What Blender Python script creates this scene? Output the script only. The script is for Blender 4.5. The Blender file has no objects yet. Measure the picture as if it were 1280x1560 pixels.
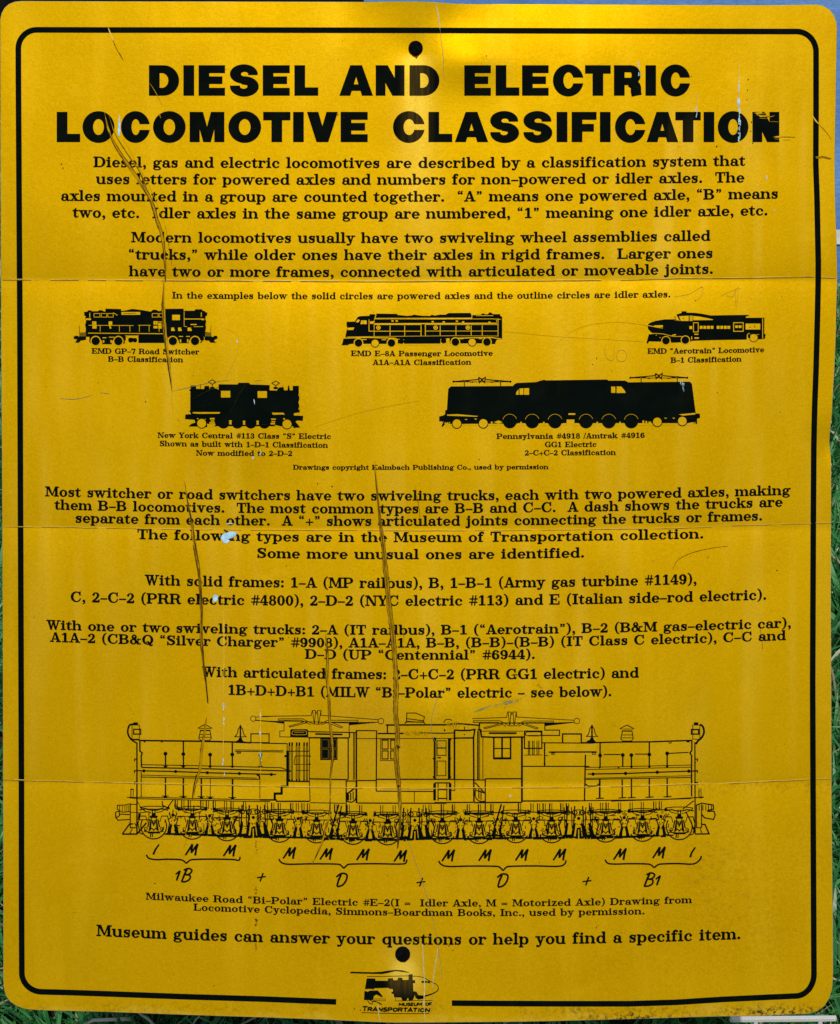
import bpy, math, random
import numpy as np
from mathutils import Vector
from mathutils.geometry import tessellate_polygon

# ------------------------------------------------------------------ camera, sky, sun, exposure
scene = bpy.context.scene
col = scene.collection
LEAN = math.radians(30)          # the sign leans back by 30 degrees, the lens looks down at it squarely
DIST = 1.6                       # metres from lens to sheet
K = 0.0005                       # metres on the sheet for one pixel of the photograph
CAM_H = 1.5
cam = bpy.data.cameras.new('camera'); camo = bpy.data.objects.new('camera', cam); col.objects.link(camo)
camo.location = (0, 0, CAM_H); camo.rotation_euler = (math.pi / 2 - LEAN, 0, 0)
cam.sensor_fit = 'VERTICAL'; cam.sensor_height = 36; cam.lens = 36 * DIST / (1560 * K)
cam.clip_start = 0.05; cam.clip_end = 500
scene.camera = camo

SUN_EL = math.radians(56); SUN_AZ = math.radians(178)       # azimuth measured from +Y clockwise (behind the camera, a little right)
world = bpy.data.worlds.new('World'); scene.world = world; world.use_nodes = True
wn = world.node_tree; bg = wn.nodes['Background']
sky = wn.nodes.new('ShaderNodeTexSky'); sky.sky_type = 'NISHITA'; sky.sun_disc = False
sky.sun_elevation = SUN_EL; sky.sun_rotation = SUN_AZ; sky.air_density = 1.0; sky.dust_density = 3.0; sky.ozone_density = 1.0
wn.links.new(sky.outputs[0], bg.inputs[0]); bg.inputs[1].default_value = 0.09
sun = bpy.data.lights.new('sun', 'SUN'); sun.energy = 2.4; sun.angle = math.radians(0.5); sun.color = (1, 0.95, 0.86)
suno = bpy.data.objects.new('sun', sun); col.objects.link(suno)
sd = Vector((math.sin(SUN_AZ) * math.cos(SUN_EL), math.cos(SUN_AZ) * math.cos(SUN_EL), math.sin(SUN_EL)))
suno.rotation_euler = sd.to_track_quat('Z', 'Y').to_euler(); suno.location = (3, -3, 6)
scene.view_settings.view_transform = 'Standard'; scene.view_settings.look = 'None'
scene.view_settings.exposure = -0.30; scene.view_settings.gamma = 1.0
scene.cycles.max_bounces = 6

rnd = random.Random(7)
rng = np.random.default_rng(7)

# ------------------------------------------------------------------ relief and wear of the sheet, in photograph pixels
def sstep(a, b, x):
    t = np.clip((np.asarray(x, float) - a) / (b - a), 0, 1)
    return t * t * (3 - 2 * t)

def gauss(x, c, s):
    return np.exp(-((np.asarray(x, float) - c) / s) ** 2)

_tab = rng.random((64, 64))
def vnoise(x, y):
    x = np.asarray(x, float); y = np.asarray(y, float)
    xi = np.floor(x).astype(int); yi = np.floor(y).astype(int); fx = x - xi; fy = y - yi
    fx = fx * fx * (3 - 2 * fx); fy = fy * fy * (3 - 2 * fy)
    a = _tab[xi % 64, yi % 64]; b = _tab[(xi + 1) % 64, yi % 64]; c = _tab[xi % 64, (yi + 1) % 64]; d = _tab[(xi + 1) % 64, (yi + 1) % 64]
    return (a * (1 - fx) + b * fx) * (1 - fy) + (c * (1 - fx) + d * fx) * fy

def relief(x, y):
    """height of the bent sheet towards the viewer, metres"""
    x = np.asarray(x, float); y = np.asarray(y, float)
    u = (x - 640) / 640
    h = 0.012 * (0.15 + 0.85 * y / 1560) * (1 - u * u)
    # kink at the top beside the bolt: right flank folded back, left flank pushed out
    top = np.clip(1 - y / 110, 0, 1) ** 2
    r = sstep(610, 800, x) * (1 - sstep(840, 1060, x))
    l = (1 - sstep(640, 668, x)) * sstep(520, 640, x)
    h = h - 0.0034 * top * r + 0.0018 * top * l
    h = h + 0.0038 * np.exp(-np.sqrt((x - 668) ** 2 + 6) / 50.0) * np.exp(-np.clip(y, 0, 9999) / 48.0)
    # trough to the right of the bolt and the dimple round both bolts
    h = h + 0.0024 * gauss(x, 715, 62) * gauss(y, 92, 36)
    for bx, by in ((633, 74), (613, 1454)):
        h = h - 0.0009 * np.exp(-((x - bx) ** 2 + (y - by) ** 2) / 30.0 ** 2)
    # slack between the three folds
    for fy, s in ((426, 1.0), (804, 0.8), (1192, 1.0)):
        h = h - 0.0015 * s * np.exp(-np.abs(y - fy) / 40.0) 
    # buckle at lower right centre and the right edge
    h = h + 0.0015 * gauss(x, 700, 110) * gauss(y, 1085, 45) - 0.002 * gauss(x, 1265, 25) * gauss(y, 675, 30)
    h = h + 0.0022 * (vnoise(x / 210 + 3, y / 260 + 5) - 0.5) + 0.0004 * (vnoise(x / 70, y / 80) - 0.5)
    return h

def fade_at(x, y):
    """sun-bleached, rain-washed paint (0..1)"""
    x = np.asarray(x, float); y = np.asarray(y, float)
    n = vnoise(x / 9.0, y / 60.0 + 9)
    f = 0.85 * gauss(x, 634, 17 + 0.03 * y) * sstep(78, 92, y) * (1 - sstep(105, 330, y)) * (0.75 + 0.4 * n)
    f = f + 0.22 * gauss(x, 636, 28) * sstep(110, 300, y) * (1 - sstep(330, 470, y)) * (0.6 + 0.6 * n)
    w = 12 + np.clip(y - 1455, 0, 40) * 0.38
    f = f + 0.9 * np.exp(-((x - 617) / w) ** 4) * sstep(1455, 1475, y) * (1 - sstep(1485, 1535, y)) * (0.8 + 0.3 * n)
    f = f + 0.5 * np.exp(-((x - 614) ** 2 + (y - 1456) ** 2) / 22.0 ** 2)
    # runs of rain on the right half
    runs = np.clip(vnoise(x / 17.0 + 31, y / 190.0 + 2) - 0.52, 0, 1) * 2.2
    f = f + 0.30 * runs * sstep(760, 1060, x) * sstep(120, 220, y) * (1 - sstep(380, 470, y))
    f = f + 0.16 * runs * sstep(200, 600, y) * (1 - sstep(1000, 1400, y))
    # salt-like pale rim along the bottom
    edge = 1538 + 18 * (1 - ((x - 640) / 640) ** 2) - 22 * (vnoise(x / 40.0, 3.3) - 0.1)
    f = f + 0.4 * sstep(-4, 6, y - edge) * vnoise(x / 6.0, y / 5.0)
    return np.clip(f, 0, 1)

def dirt_at(x, y):
    x = np.asarray(x, float); y = np.asarray(y, float)
    n = vnoise(x / 5.0, y / 5.0)
    d = 0.45 * gauss(y, 1543, 9) * sstep(820, 900, x) * vnoise(x / 22.0, 7.7) + 0.25 * gauss(y, 1536, 10) * vnoise(x / 30.0, 2.2)
    d = d + 0.75 * gauss(x, 1185, 45) * gauss(y, 1540, 6) + 0.75 * gauss(x, 960, 60) * gauss(y, 1550, 5)
    d = d + 0.19 * np.exp(-((y - 1194) / 16) ** 2) * sstep(1184, 1196, y) * sstep(900, 1100, x) + 0.09 * sstep(1186, 1290, y) * (1 - sstep(1250, 1520, y)) * sstep(960, 1080, x)
    d = d + 0.30 * gauss(x, 632.5, 4) * sstep(84, 90, y) * (1 - sstep(120, 260, y)) * (0.4 + vnoise(x / 3.0, y / 30.0))
    d = d + 0.22 * np.clip(vnoise(x / 90.0 + 7, y / 120.0 + 1) - 0.55, 0, 1) * sstep(900, 1560, y)
    d = d + 0.85 * np.clip(n - 0.15, 0, 1) * np.exp(-((y - 1071 + 0.25 * (x - 770)) / 4.5) ** 2) * gauss(x, 772, 19)
    d = d + 0.30 * gauss(x, 741, 11) * gauss(y, 85, 9) * n
    return np.clip(d, 0, 1)

def P(x, y, off=0.0):
    """photograph pixel -> point on the bent sheet, in the panel's own frame (X right, Y up the sheet, Z out of it)"""
    x = np.asarray(x, float); y = np.asarray(y, float)
    h = relief(x, y) + off
    s = (DIST - h) / DIST * K
    return np.stack([(x - 640) * s, (780 - y) * s, h], axis=-1)

# ------------------------------------------------------------------ materials
def new_mat(name, rough=0.6, spec=0.3, color=(0.5, 0.5, 0.5), metal=0.0):
    m = bpy.data.materials.new(name); m.use_nodes = True
    b = m.node_tree.nodes['Principled BSDF']
    b.inputs['Base Color'].default_value = (*color, 1); b.inputs['Roughness'].default_value = rough
    b.inputs['Specular IOR Level'].default_value = spec; b.inputs['Metallic'].default_value = metal
    return m, m.node_tree, b

def N(nt, t, **kw):
    n = nt.nodes.new(t)
    for k, v in kw.items():
        if k in n.inputs: n.inputs[k].default_value = v
        else: setattr(n, k, v)
    return n

def mixc(nt, fac, a, b, blend='MIX'):
    m = nt.nodes.new('ShaderNodeMix'); m.data_type = 'RGBA'; m.blend_type = blend
    def put(sock, v):
        if isinstance(v, bpy.types.NodeSocket): nt.links.new(v, sock)
        elif isinstance(v, (int, float)): sock.default_value = v
        else: sock.default_value = (*v, 1)
    put(m.inputs[0], fac); put(m.inputs[6], a); put(m.inputs[7], b)
    return m.outputs[2]

def ramp(nt, sock, a, b, va=0.0, vb=1.0):
    r = nt.nodes.new('ShaderNodeMapRange'); r.inputs[1].default_value = a; r.inputs[2].default_value = b
    r.inputs[3].default_value = va; r.inputs[4].default_value = vb
    nt.links.new(sock, r.inputs[0]); return r.outputs[0]

def noise(nt, scale, detail=3, vec=None, rough=0.55):
    n = N(nt, 'ShaderNodeTexNoise'); n.inputs['Scale'].default_value = scale; n.inputs['Detail'].default_value = detail
    n.inputs['Roughness'].default_value = rough
    if vec is None:
        vec = N(nt, 'ShaderNodeTexCoord').outputs['Object']
    nt.links.new(vec, n.inputs['Vector']); return n.outputs['Fac']

def mapped(nt, scale, loc=(0, 0, 0)):
    tc = N(nt, 'ShaderNodeTexCoord'); mp = N(nt, 'ShaderNodeMapping')
    mp.inputs['Scale'].default_value = scale; mp.inputs['Location'].default_value = loc
    nt.links.new(tc.outputs['Object'], mp.inputs['Vector']); return mp.outputs['Vector']

def attr(nt, name):
    a = N(nt, 'ShaderNodeAttribute'); a.attribute_name = name; return a.outputs['Fac']

YEL = (0.66, 0.345, 0.0)
def sheet_material():
    m, nt, b = new_mat('yellow_reflective_sheeting', 0.42, 0.0, metal=0.25)
    c = mixc(nt, ramp(nt, noise(nt, 5.0, 4), 0.3, 0.7), (0.545, 0.320, 0.0), (0.590, 0.360, 0.0))
    c = mixc(nt, ramp(nt, noise(nt, 1.0, 5, mapped(nt, (34, 4.5, 1))), 0.50, 0.72, 0, 0.5), c, (0.70, 0.45, 0.010))
    # pale drips, swirls left by wiping
    c = mixc(nt, ramp(nt, noise(nt, 1.0, 6, mapped(nt, (14, 26, 1), (3, 1, 0)), 0.65), 0.60, 0.72, 0, 0.42), c, (0.70, 0.46, 0.012))
    c = mixc(nt, ramp(nt, noise(nt, 9, 6, mapped(nt, (1, 1, 1), (5, 2, 0))), 0.53, 0.74, 0, 0.5), c, (0.42, 0.215, 0.0))
    c = mixc(nt, ramp(nt, noise(nt, 16, 5, mapped(nt, (1.6, 0.7, 1), (8, 3, 0))), 0.55, 0.72, 0, 0.4), c, (0.46, 0.315, 0.0))
    c = mixc(nt, attr(nt, 'fade'), c, (0.80, 0.60, 0.075))
    # speckle of the grainy film and tiny dirt specks
    c = mixc(nt, ramp(nt, noise(nt, 900, 2), 0.25, 0.75, 0.0, 0.42), c, (0.42, 0.20, 0.0))
    c = mixc(nt, ramp(nt, noise(nt, 620, 2, mapped(nt, (1, 1, 1), (9, 9, 0))), 0.35, 0.8, 0.0, 0.30), c, (0.80, 0.50, 0.01))
    sp = N(nt, 'ShaderNodeTexVoronoi'); sp.inputs['Scale'].default_value = 42
    nt.links.new(mapped(nt, (1, 1, 1), (2, 7, 0)), sp.inputs['Vector'])
    gate = ramp(nt, noise(nt, 7, 2, mapped(nt, (1, 1, 1), (1, 4, 0))), 0.50, 0.62)
    spk = N(nt, 'ShaderNodeMath', operation='MULTIPLY'); nt.links.new(ramp(nt, sp.outputs['Distance'], 0.016, 0.034, 0.8, 0.0), spk.inputs[0]); nt.links.new(gate, spk.inputs[1])
    c = mixc(nt, spk.outputs[0], c, (0.12, 0.07, 0.01))
    dm = N(nt, 'ShaderNodeMath', operation='MULTIPLY'); nt.links.new(attr(nt, 'dirt'), dm.inputs[0])
    nt.links.new(ramp(nt, noise(nt, 330, 5, None, 0.75), 0.47, 0.62, 0.0, 1.5), dm.inputs[1])
    c = mixc(nt, dm.outputs[0], c, (0.030, 0.030, 0.010))
    nt.links.new(c, b.inputs['Base Color'])
    nt.links.new(ramp(nt, noise(nt, 12, 4), 0.3, 0.7, 0.38, 0.45), b.inputs['Roughness'])
    bp = N(nt, 'ShaderNodeBump'); bp.inputs['Strength'].default_value = 0.10; bp.inputs['Distance'].default_value = 0.0006
    nt.links.new(noise(nt, 260, 3), bp.inputs['Height']); nt.links.new(bp.outputs[0], b.inputs['Normal'])
    return m

def ink_material():
    m, nt, b = new_mat('black_screen_print', 0.6, 0.02)
    c = mixc(nt, ramp(nt, noise(nt, 60, 4), 0.45, 0.75, 0, 0.7), (0.0008, 0.0030, 0.0022), (0.0035, 0.0065, 0.0035))
    brown = mixc(nt, ramp(nt, noise(nt, 1.0, 4, mapped(nt, (420, 12, 1))), 0.35, 0.65), (0.085, 0.050, 0.006), (0.022, 0.018, 0.006))
    c = mixc(nt, ramp(nt, attr(nt, 'fade'), 0.12, 0.7, 0, 1), c, brown)
    # hairline scuffs
    c = mixc(nt, ramp(nt, noise(nt, 1.0, 3, mapped(nt, (90, 1500, 1))), 0.70, 0.76, 0, 0.35), c, (0.10, 0.075, 0.02))
    nt.links.new(c, b.inputs['Base Color'])
    return m

def simple(name, a, b_, scale, rough=0.6, spec=0.3, metal=0.0, det=4):
    m, nt, b = new_mat(name, rough, spec, metal=metal)
    c = mixc(nt, ramp(nt, noise(nt, scale, det), 0.35, 0.65), a, b_)
    nt.links.new(c, b.inputs['Base Color']); return m

M_SHEET = sheet_material(); M_INK = ink_material()
M_OCHRE = simple('scraped_ochre_paint', (0.47, 0.275, 0.0), (0.30, 0.165, 0.002), 200, 0.55, 0.03, 0.25)
M_GOUGE = simple('dark_scratch_grime', (0.012, 0.007, 0.002), (0.075, 0.036, 0.004), 220, 0.7, 0.05)
M_PALE = simple('split_film_edge', (0.60, 0.55, 0.30), (0.30, 0.40, 0.22), 300, 0.5)
M_GREEN = simple('greenish_scrape', (0.10, 0.16, 0.09), (0.28, 0.26, 0.08), 260, 0.7)
M_CHIP = simple('bare_primer', (0.24, 0.52, 0.78), (0.55, 0.80, 0.95), 240, 0.5)
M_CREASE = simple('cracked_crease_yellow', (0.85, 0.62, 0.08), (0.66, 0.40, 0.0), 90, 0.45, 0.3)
M_CREASE_D = simple('crease_dark_line', (0.10, 0.05, 0.004), (0.36, 0.19, 0.006), 130, 0.7)
M_ALU = simple('aluminium_edge', (0.60, 0.56, 0.36), (0.40, 0.33, 0.14), 60, 0.5, 0.3, 0.3)
M_DIM = simple('faint_scratch', (0.014, 0.016, 0.008), (0.05, 0.045, 0.015), 200, 0.7, 0.02)
M_BOLT = simple('black_bolt_head', (0.0012, 0.0016, 0.002), (0.006, 0.005, 0.005), 300, 0.85, 0.04)
M_STEEL = simple('galvanised_steel', (0.28, 0.30, 0.31), (0.40, 0.42, 0.43), 30, 0.45, 0.5, 0.8)
M_RUST = simple('rust_run', (0.07, 0.012, 0.003), (0.34, 0.12, 0.006), 420, 0.8, 0.05)
M_PENCIL = simple('pencil_grey', (0.22, 0.15, 0.03), (0.40, 0.24, 0.02), 300, 0.7)

# ------------------------------------------------------------------ mesh building
def link(name, me, mat, parent=None):
    o = bpy.data.objects.new(name, me); col.objects.link(o)
    if mat: me.materials.append(mat)
    if parent: o.parent = parent
    return o

def mesh_from(name, verts, faces):
    me = bpy.data.meshes.new(name); me.from_pydata(verts, [], faces); me.update(); return me

G = 5.0
def clip_half(poly, ax, val, keep_ge):
    out = []
    n = len(poly)
    for i in range(n):
        a = poly[i]; b = poly[(i + 1) % n]
        ia = (a[ax] >= val) if keep_ge else (a[ax] <= val)
        ib = (b[ax] >= val) if keep_ge else (b[ax] <= val)
        if ia: out.append(a)
        if ia != ib:
            t = (val - a[ax]) / (b[ax] - a[ax])
            p = [a[0] + t * (b[0] - a[0]), a[1] + t * (b[1] - a[1])]; p[ax] = val
            out.append(tuple(p))
    return out

def grid_cut(poly, out, g=G):
    """cut a convex polygon along the sheet's own grid lines"""
    xs = [p[0] for p in poly]
    i0 = math.floor(min(xs) / g); i1 = math.ceil(max(xs) / g)
    for i in range(i0, i1):
        c = clip_half(clip_half(poly, 0, i * g, True), 0, (i + 1) * g, False) if i1 - i0 > 1 else poly
        if len(c) < 3: continue
        ys = [p[1] for p in c]
        j0 = math.floor(min(ys) / g); j1 = math.ceil(max(ys) / g)
        for j in range(j0, j1):
            d = clip_half(clip_half(c, 1, j * g, True), 1, (j + 1) * g, False) if j1 - j0 > 1 else c
            if len(d) >= 3: out.append(d)

class Ink:
    """flat print, scratches and chips: polygons drawn in photograph pixels, laid on the bent sheet"""
    def __init__(self, layer=1.0): self.polys = []; self.layer = layer
    def poly(self, pts):
        pts = [(float(a), float(b)) for a, b in pts]
        xs = [p[0] for p in pts]; ys = [p[1] for p in pts]
        big = max(xs) - min(xs) > 9 or max(ys) - min(ys) > 9
        if len(pts) > 4 or self._concave(pts):
            tris = tessellate_polygon([[Vector((a, b, 0)) for a, b in pts]])
            parts = [[pts[i] for i in t] for t in tris]
        else: parts = [pts]
        for p in parts:
            if big: grid_cut(p, self.polys)
            else: self.polys.append(p)
    def _concave(self, p):
        if len(p) != 4: return False
        s = []
        for i in range(4):
            a, b, c = p[i], p[(i + 1) % 4], p[(i + 2) % 4]
            s.append((b[0] - a[0]) * (c[1] - b[1]) - (b[1] - a[1]) * (c[0] - b[0]))
        return not (all(v >= -1e-9 for v in s) or all(v <= 1e-9 for v in s))
    def rect(self, a, b, c, d): self.poly([(a, b), (c, b), (c, d), (a, d)])
    def disc(self, x, y, r, n=20, ry=None):
        ry = ry or r
        self.poly([(x + r * math.cos(i / n * 2 * math.pi), y + ry * math.sin(i / n * 2 * math.pi)) for i in range(n)])
    def ring(self, x, y, r, w, a0=0, a1=360, n=24, ry=None):
        ry = ry or r
        pts = [(x + r * math.cos(math.radians(a0 + (a1 - a0) * i / n)), y - ry * math.sin(math.radians(a0 + (a1 - a0) * i / n))) for i in range(n + 1)]
        self.line(pts, w)
    def line(self, pts, w, taper=False, closed=False):
        """stroke with mitred joints; w is a number or a list"""
        pts = [tuple(map(float, p)) for p in pts]
        if closed: pts = pts + [pts[0]]
        n = len(pts)
        ws = list(w) if isinstance(w, (list, tuple)) else [w] * n
        if taper: ws = [ws[i] * (0.12 + 0.88 * math.sin(math.pi * min(1, max(0, (i + 0.25) / (n - 0.5))))) for i in range(n)]
        L = []; R = []
        for i in range(n):
            if closed and i in (0, n - 1): a, b, c = pts[-2], pts[0], pts[1]
            else: a, b, c = pts[max(0, i - 1)], pts[i], pts[min(n - 1, i + 1)]
            d1 = (b[0] - a[0], b[1] - a[1]); d2 = (c[0] - b[0], c[1] - b[1])
            l1 = math.hypot(*d1) or 1e-9; l2 = math.hypot(*d2) or 1e-9
            if l1 < 1e-6: d1, l1 = d2, l2
            if l2 < 1e-6: d2, l2 = d1, l1
            n1 = (-d1[1] / l1, d1[0] / l1); n2 = (-d2[1] / l2, d2[0] / l2)
            m = (n1[0] + n2[0], n1[1] + n2[1]); q = math.hypot(*m)
            if q < 0.3: m = n1; k = 1
            else:
                m = (m[0] / q, m[1] / q); k = min(2.0, 1 / max(0.3, m[0] * n1[0] + m[1] * n1[1]))
            hw = ws[i] / 2 * k
            L.append((b[0] + m[0] * hw, b[1] + m[1] * hw)); R.append((b[0] - m[0] * hw, b[1] - m[1] * hw))
        for i in range(n - 1): self.poly([L[i], L[i + 1], R[i + 1], R[i]])
    def build(self, name, mat, parent, label=None, thick=0.00012):
        if not self.polys: return None
        n = sum(len(p) for p in self.polys)
        xy = np.empty((n, 2)); off = np.empty(n); faces = []; k = 0
        for i, p in enumerate(self.polys):
            # upright winding seen from the front (image y runs down)
            ar = sum(p[j][0] * p[(j + 1) % len(p)][1] - p[(j + 1) % len(p)][0] * p[j][1] for j in range(len(p)))
            if ar > 0: p = p[::-1]
            m = len(p); xy[k:k + m] = p; off[k:k + m] = self.layer * thick + (i % 23) * 1.3e-6
            faces.append(tuple(range(k, k + m))); k += m
        v = P(xy[:, 0], xy[:, 1], off)
        me = mesh_from(name, v.tolist(), faces)
        for nm, fn in (('fade', fade_at), ('dirt', dirt_at)):
            a = me.attributes.new(nm, 'FLOAT', 'POINT'); a.data.foreach_set('value', fn(xy[:, 0], xy[:, 1]).astype(np.float32))
        o = link(name, me, mat, parent)
        if label: o['label'] = label
        return o

def spline(pts, n=8):
    out = []
    q = [pts[0]] + list(pts) + [pts[-1]]
    for i in range(1, len(q) - 2):
        p0, p1, p2, p3 = [np.array(v, float) for v in q[i - 1:i + 3]]
        for k in range(n):
            t = k / n
            out.append(tuple(0.5 * ((2 * p1) + (-p0 + p2) * t + (2 * p0 - 5 * p1 + 4 * p2 - p3) * t * t + (-p0 + 3 * p1 - 3 * p2 + p3) * t ** 3)))
    out.append(tuple(map(float, pts[-1])))
    return out

# ------------------------------------------------------------------ slab-serif letters (units of 1/1000 of the type size, y up)
X, CAP, ASC, DSC, ST, CS, T = 505, 722, 745, -200, 134, 148, 54
def gR(a, b, c, d): return [[(a, b), (c, b), (c, d), (a, d)]]
def gQ(*p): return [list(p)]
def gRing(o, i, a0=0, a1=360, n=None):
    n = n or max(6, int(abs(a1 - a0) / 18)); out = []
    A = [math.radians(a0 + (a1 - a0) * k / n) for k in range(n + 1)]
    e = lambda q, t: (q[0] + q[2] * math.cos(t), q[1] + q[3] * math.sin(t))
    for k in range(n): out.append([e(o, A[k]), e(o, A[k + 1]), e(i, A[k + 1]), e(i, A[k])])
    return out
def gDot(x, y, r, n=10): return [[(x + r * math.cos(6.28318 * k / n), y + r * math.sin(6.28318 * k / n)) for k in range(n)]]
def gS(pts, ws, n=4):
    c = spline([(p[0], p[1], w) for p, w in zip(pts, ws)], n); out = []; L = []; R_ = []
    for i in range(len(c)):
        a = c[max(0, i - 1)]; b = c[min(len(c) - 1, i + 1)]; dx, dy = b[0] - a[0], b[1] - a[1]; l = math.hypot(dx, dy) or 1
        w = c[i][2] / 2; L.append((c[i][0] - dy / l * w, c[i][1] + dx / l * w)); R_.append((c[i][0] + dy / l * w, c[i][1] - dx / l * w))
    return [[L[i], L[i + 1], R_[i + 1], R_[i]] for i in range(len(c) - 1)]

GL = {}
def glyph(ch, adv, *parts):
    g = []
    for p in parts: g += p
    GL[ch] = (adv, g)
sBL = lambda x, y, w=50: gR(x - w, y - T, x + 5, y)                       # serif to the left of a stem top
foot = lambda a, b, y=0: gR(a, y, b, y + T)
glyph(' ', 390)
glyph('a', 590, gDot(135, 355, 62), gRing((285, 325, 205, 175), (265, 325, 128, 125), 0, 165), gR(362, 60, 490, 330),
      gS([(425, 110), (455, 30), (520, 22), (575, 60)], [128, 80, 45, 30]), gRing((225, 135, 180, 148), (255, 135, 100, 100)))
glyph('b', 645, gR(75, 0, 203, ASC), sBL(75, ASC, 60), gRing((365, 240, 230, 252), (332, 240, 130, 205)))
glyph('c', 550, gRing((290, 240, 245, 252), (318, 240, 145, 202), 45, 325), gDot(440, 345, 64), gRing((318, 240, 180, 225), (318, 240, 145, 202), 15, 50))
glyph('d', 665, gR(445, 0, 573, ASC), sBL(445, ASC, 60), foot(560, 635), gRing((290, 240, 240, 252), (318, 240, 130, 205)))
glyph('e', 570, gRing((290, 240, 245, 252), (297, 240, 122, 202), 0, 322), gR(150, 222, 535, 268))
glyph('f', 395, gR(95, 0, 223, 570), foot(25, 315), gR(20, X - T, 330, X), gRing((262, 565, 167, 178), (285, 565, 62, 130), 50, 180), gDot(350, 660, 56))
glyph('g', 600, gRing((265, 325, 200, 170), (265, 325, 88, 126)), gS([(420, 400), (490, 465), (570, 450)], [45, 50, 70]), gDot(560, 445, 42),
      gRing((290, -75, 245, 125), (290, -80, 165, 78)), gS([(170, 185), (95, 110), (160, 50), (330, 42), (430, 15)], [40, 80, 95, 90, 90]))
_arch = lambda l, r: gRing(((l + r) / 2 - 5, 300, (r - l) / 2 + 5, 200), ((l + r - ST) / 2, 300, (r - ST - l) / 2, 148), 0, 180)
glyph('h', 680, gR(75, 0, 203, ASC), sBL(75, ASC, 60), foot(15, 265), gR(452, 0, 580, 305), foot(395, 640), _arch(200, 580))
glyph('i', 365, gR(115, 0, 243, X), sBL(115, X, 80), foot(35, 325), gDot(180, 640, 74))
glyph('j', 345, gR(125, -40, 253, X), sBL(125, X, 80), gRing((90, -50, 163, 155), (75, -40, 50, 110), 235, 360), gDot(10, -130, 55), gDot(190, 640, 74))
glyph('k', 665, gR(75, 0, 203, ASC), sBL(75, ASC, 60), foot(15, 265), gQ((190, 215), (190, 150), (500, 450), (430, 450)),
      gQ((270, 300), (385, 355), (590, 30), (440, 30)), gR(365, X - T, 610, X), foot(385, 655))
glyph('l', 350, gR(108, 0, 236, ASC), sBL(108, ASC, 75), foot(30, 318))
glyph('m', 965, gR(75, 0, 203, X), sBL(75, X, 60), foot(15, 265), gR(420, 0, 548, 305), foot(365, 605), _arch(200, 548), gR(760, 0, 888, 305), foot(705, 945), _arch(540, 888))
glyph('n', 680, gR(75, 0, 203, X), sBL(75, X, 60), foot(15, 265), gR(452, 0, 580, 305), foot(395, 640), _arch(200, 580))
glyph('o', 605, gRing((302, 240, 258, 252), (302, 240, 126, 206)))
glyph('p', 645, gR(75, DSC, 203, X), sBL(75, X, 60), foot(15, 275, DSC), gRing((365, 240, 230, 252), (332, 240, 130, 205)))
glyph('q', 645, gR(445, DSC, 573, X), foot(375, 635, DSC), gRing((290, 240, 240, 252), (318, 240, 130, 205)))
glyph('r', 515, gR(85, 0, 213, X), sBL(85, X, 60), foot(20, 310), gRing((370, 290, 170, 208), (380, 290, 165, 160), 55, 180), gDot(435, 400, 62))
glyph('s', 500, gS([(398, 345), (350, 430), (245, 465), (140, 425), (115, 350), (190, 290), (315, 235), (375, 170), (345, 65), (240, 22), (120, 60), (80, 150)],
                   [30, 45, 55, 90, 110, 130, 130, 110, 85, 55, 45, 30]), gR(385, 325, 425, 490), gR(65, 0, 105, 165))
glyph('t', 425, gR(105, 110, 233, X), gQ((105, X), (233, X), (233, 640), (195, 640)), gR(20, X - T, 375, X), gRing((250, 130, 145, 142), (300, 130, 67, 92), 180, 345))
glyph('u', 680, gR(75, 160, 203, X), sBL(75, X, 60), gR(448, 0, 576, X), sBL(448, X, 60), foot(565, 640), gRing((300, 180, 225, 192), (328, 185, 125, 140), 180, 360))
glyph('v', 605, gQ((65, X - 10), (215, X - 10), (365, 0), (275, 0)), gQ((275, 0), (335, 0), (500, X - 10), (435, X - 10)), gR(5, X - T, 275, X), gR(370, X - T, 600, X))
glyph('w', 885, gQ((60, X - 10), (205, X - 10), (330, 0), (245, 0)), gQ((245, 0), (300, 0), (465, X - 10), (405, X - 10)),
      gQ((345, X - 10), (485, X - 10), (625, 0), (540, 0)), gQ((540, 0), (595, 0), (770, X - 10), (715, X - 10)), gR(5, X - T, 265, X), gR(320, X - T, 540, X), gR(650, X - T, 880, X))
glyph('x', 605, gQ((75, X - 10), (235, X - 10), (555, 10), (390, 10)), gQ((90, 10), (155, 10), (500, X - 10), (435, X - 10)),
      gR(15, X - T, 295, X), gR(375, X - T, 590, X), foot(15, 225), foot(320, 600))
glyph('y', 605, gQ((65, X - 10), (215, X - 10), (365, 0), (275, 0)), gS([(465, X - 10), (305, 0), (235, -130), (130, -165)], [62, 62, 60, 50]), gDot(110, -130, 58),
      gR(5, X - T, 275, X), gR(370, X - T, 600, X))
glyph('z', 535, gR(55, X - T, 480, X), foot(45, 495), gQ((320, X - 20), (480, X - 20), (200, 20), (45, 20)), gR(55, X - 150, 95, X), gR(455, 0, 495, 160))

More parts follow.
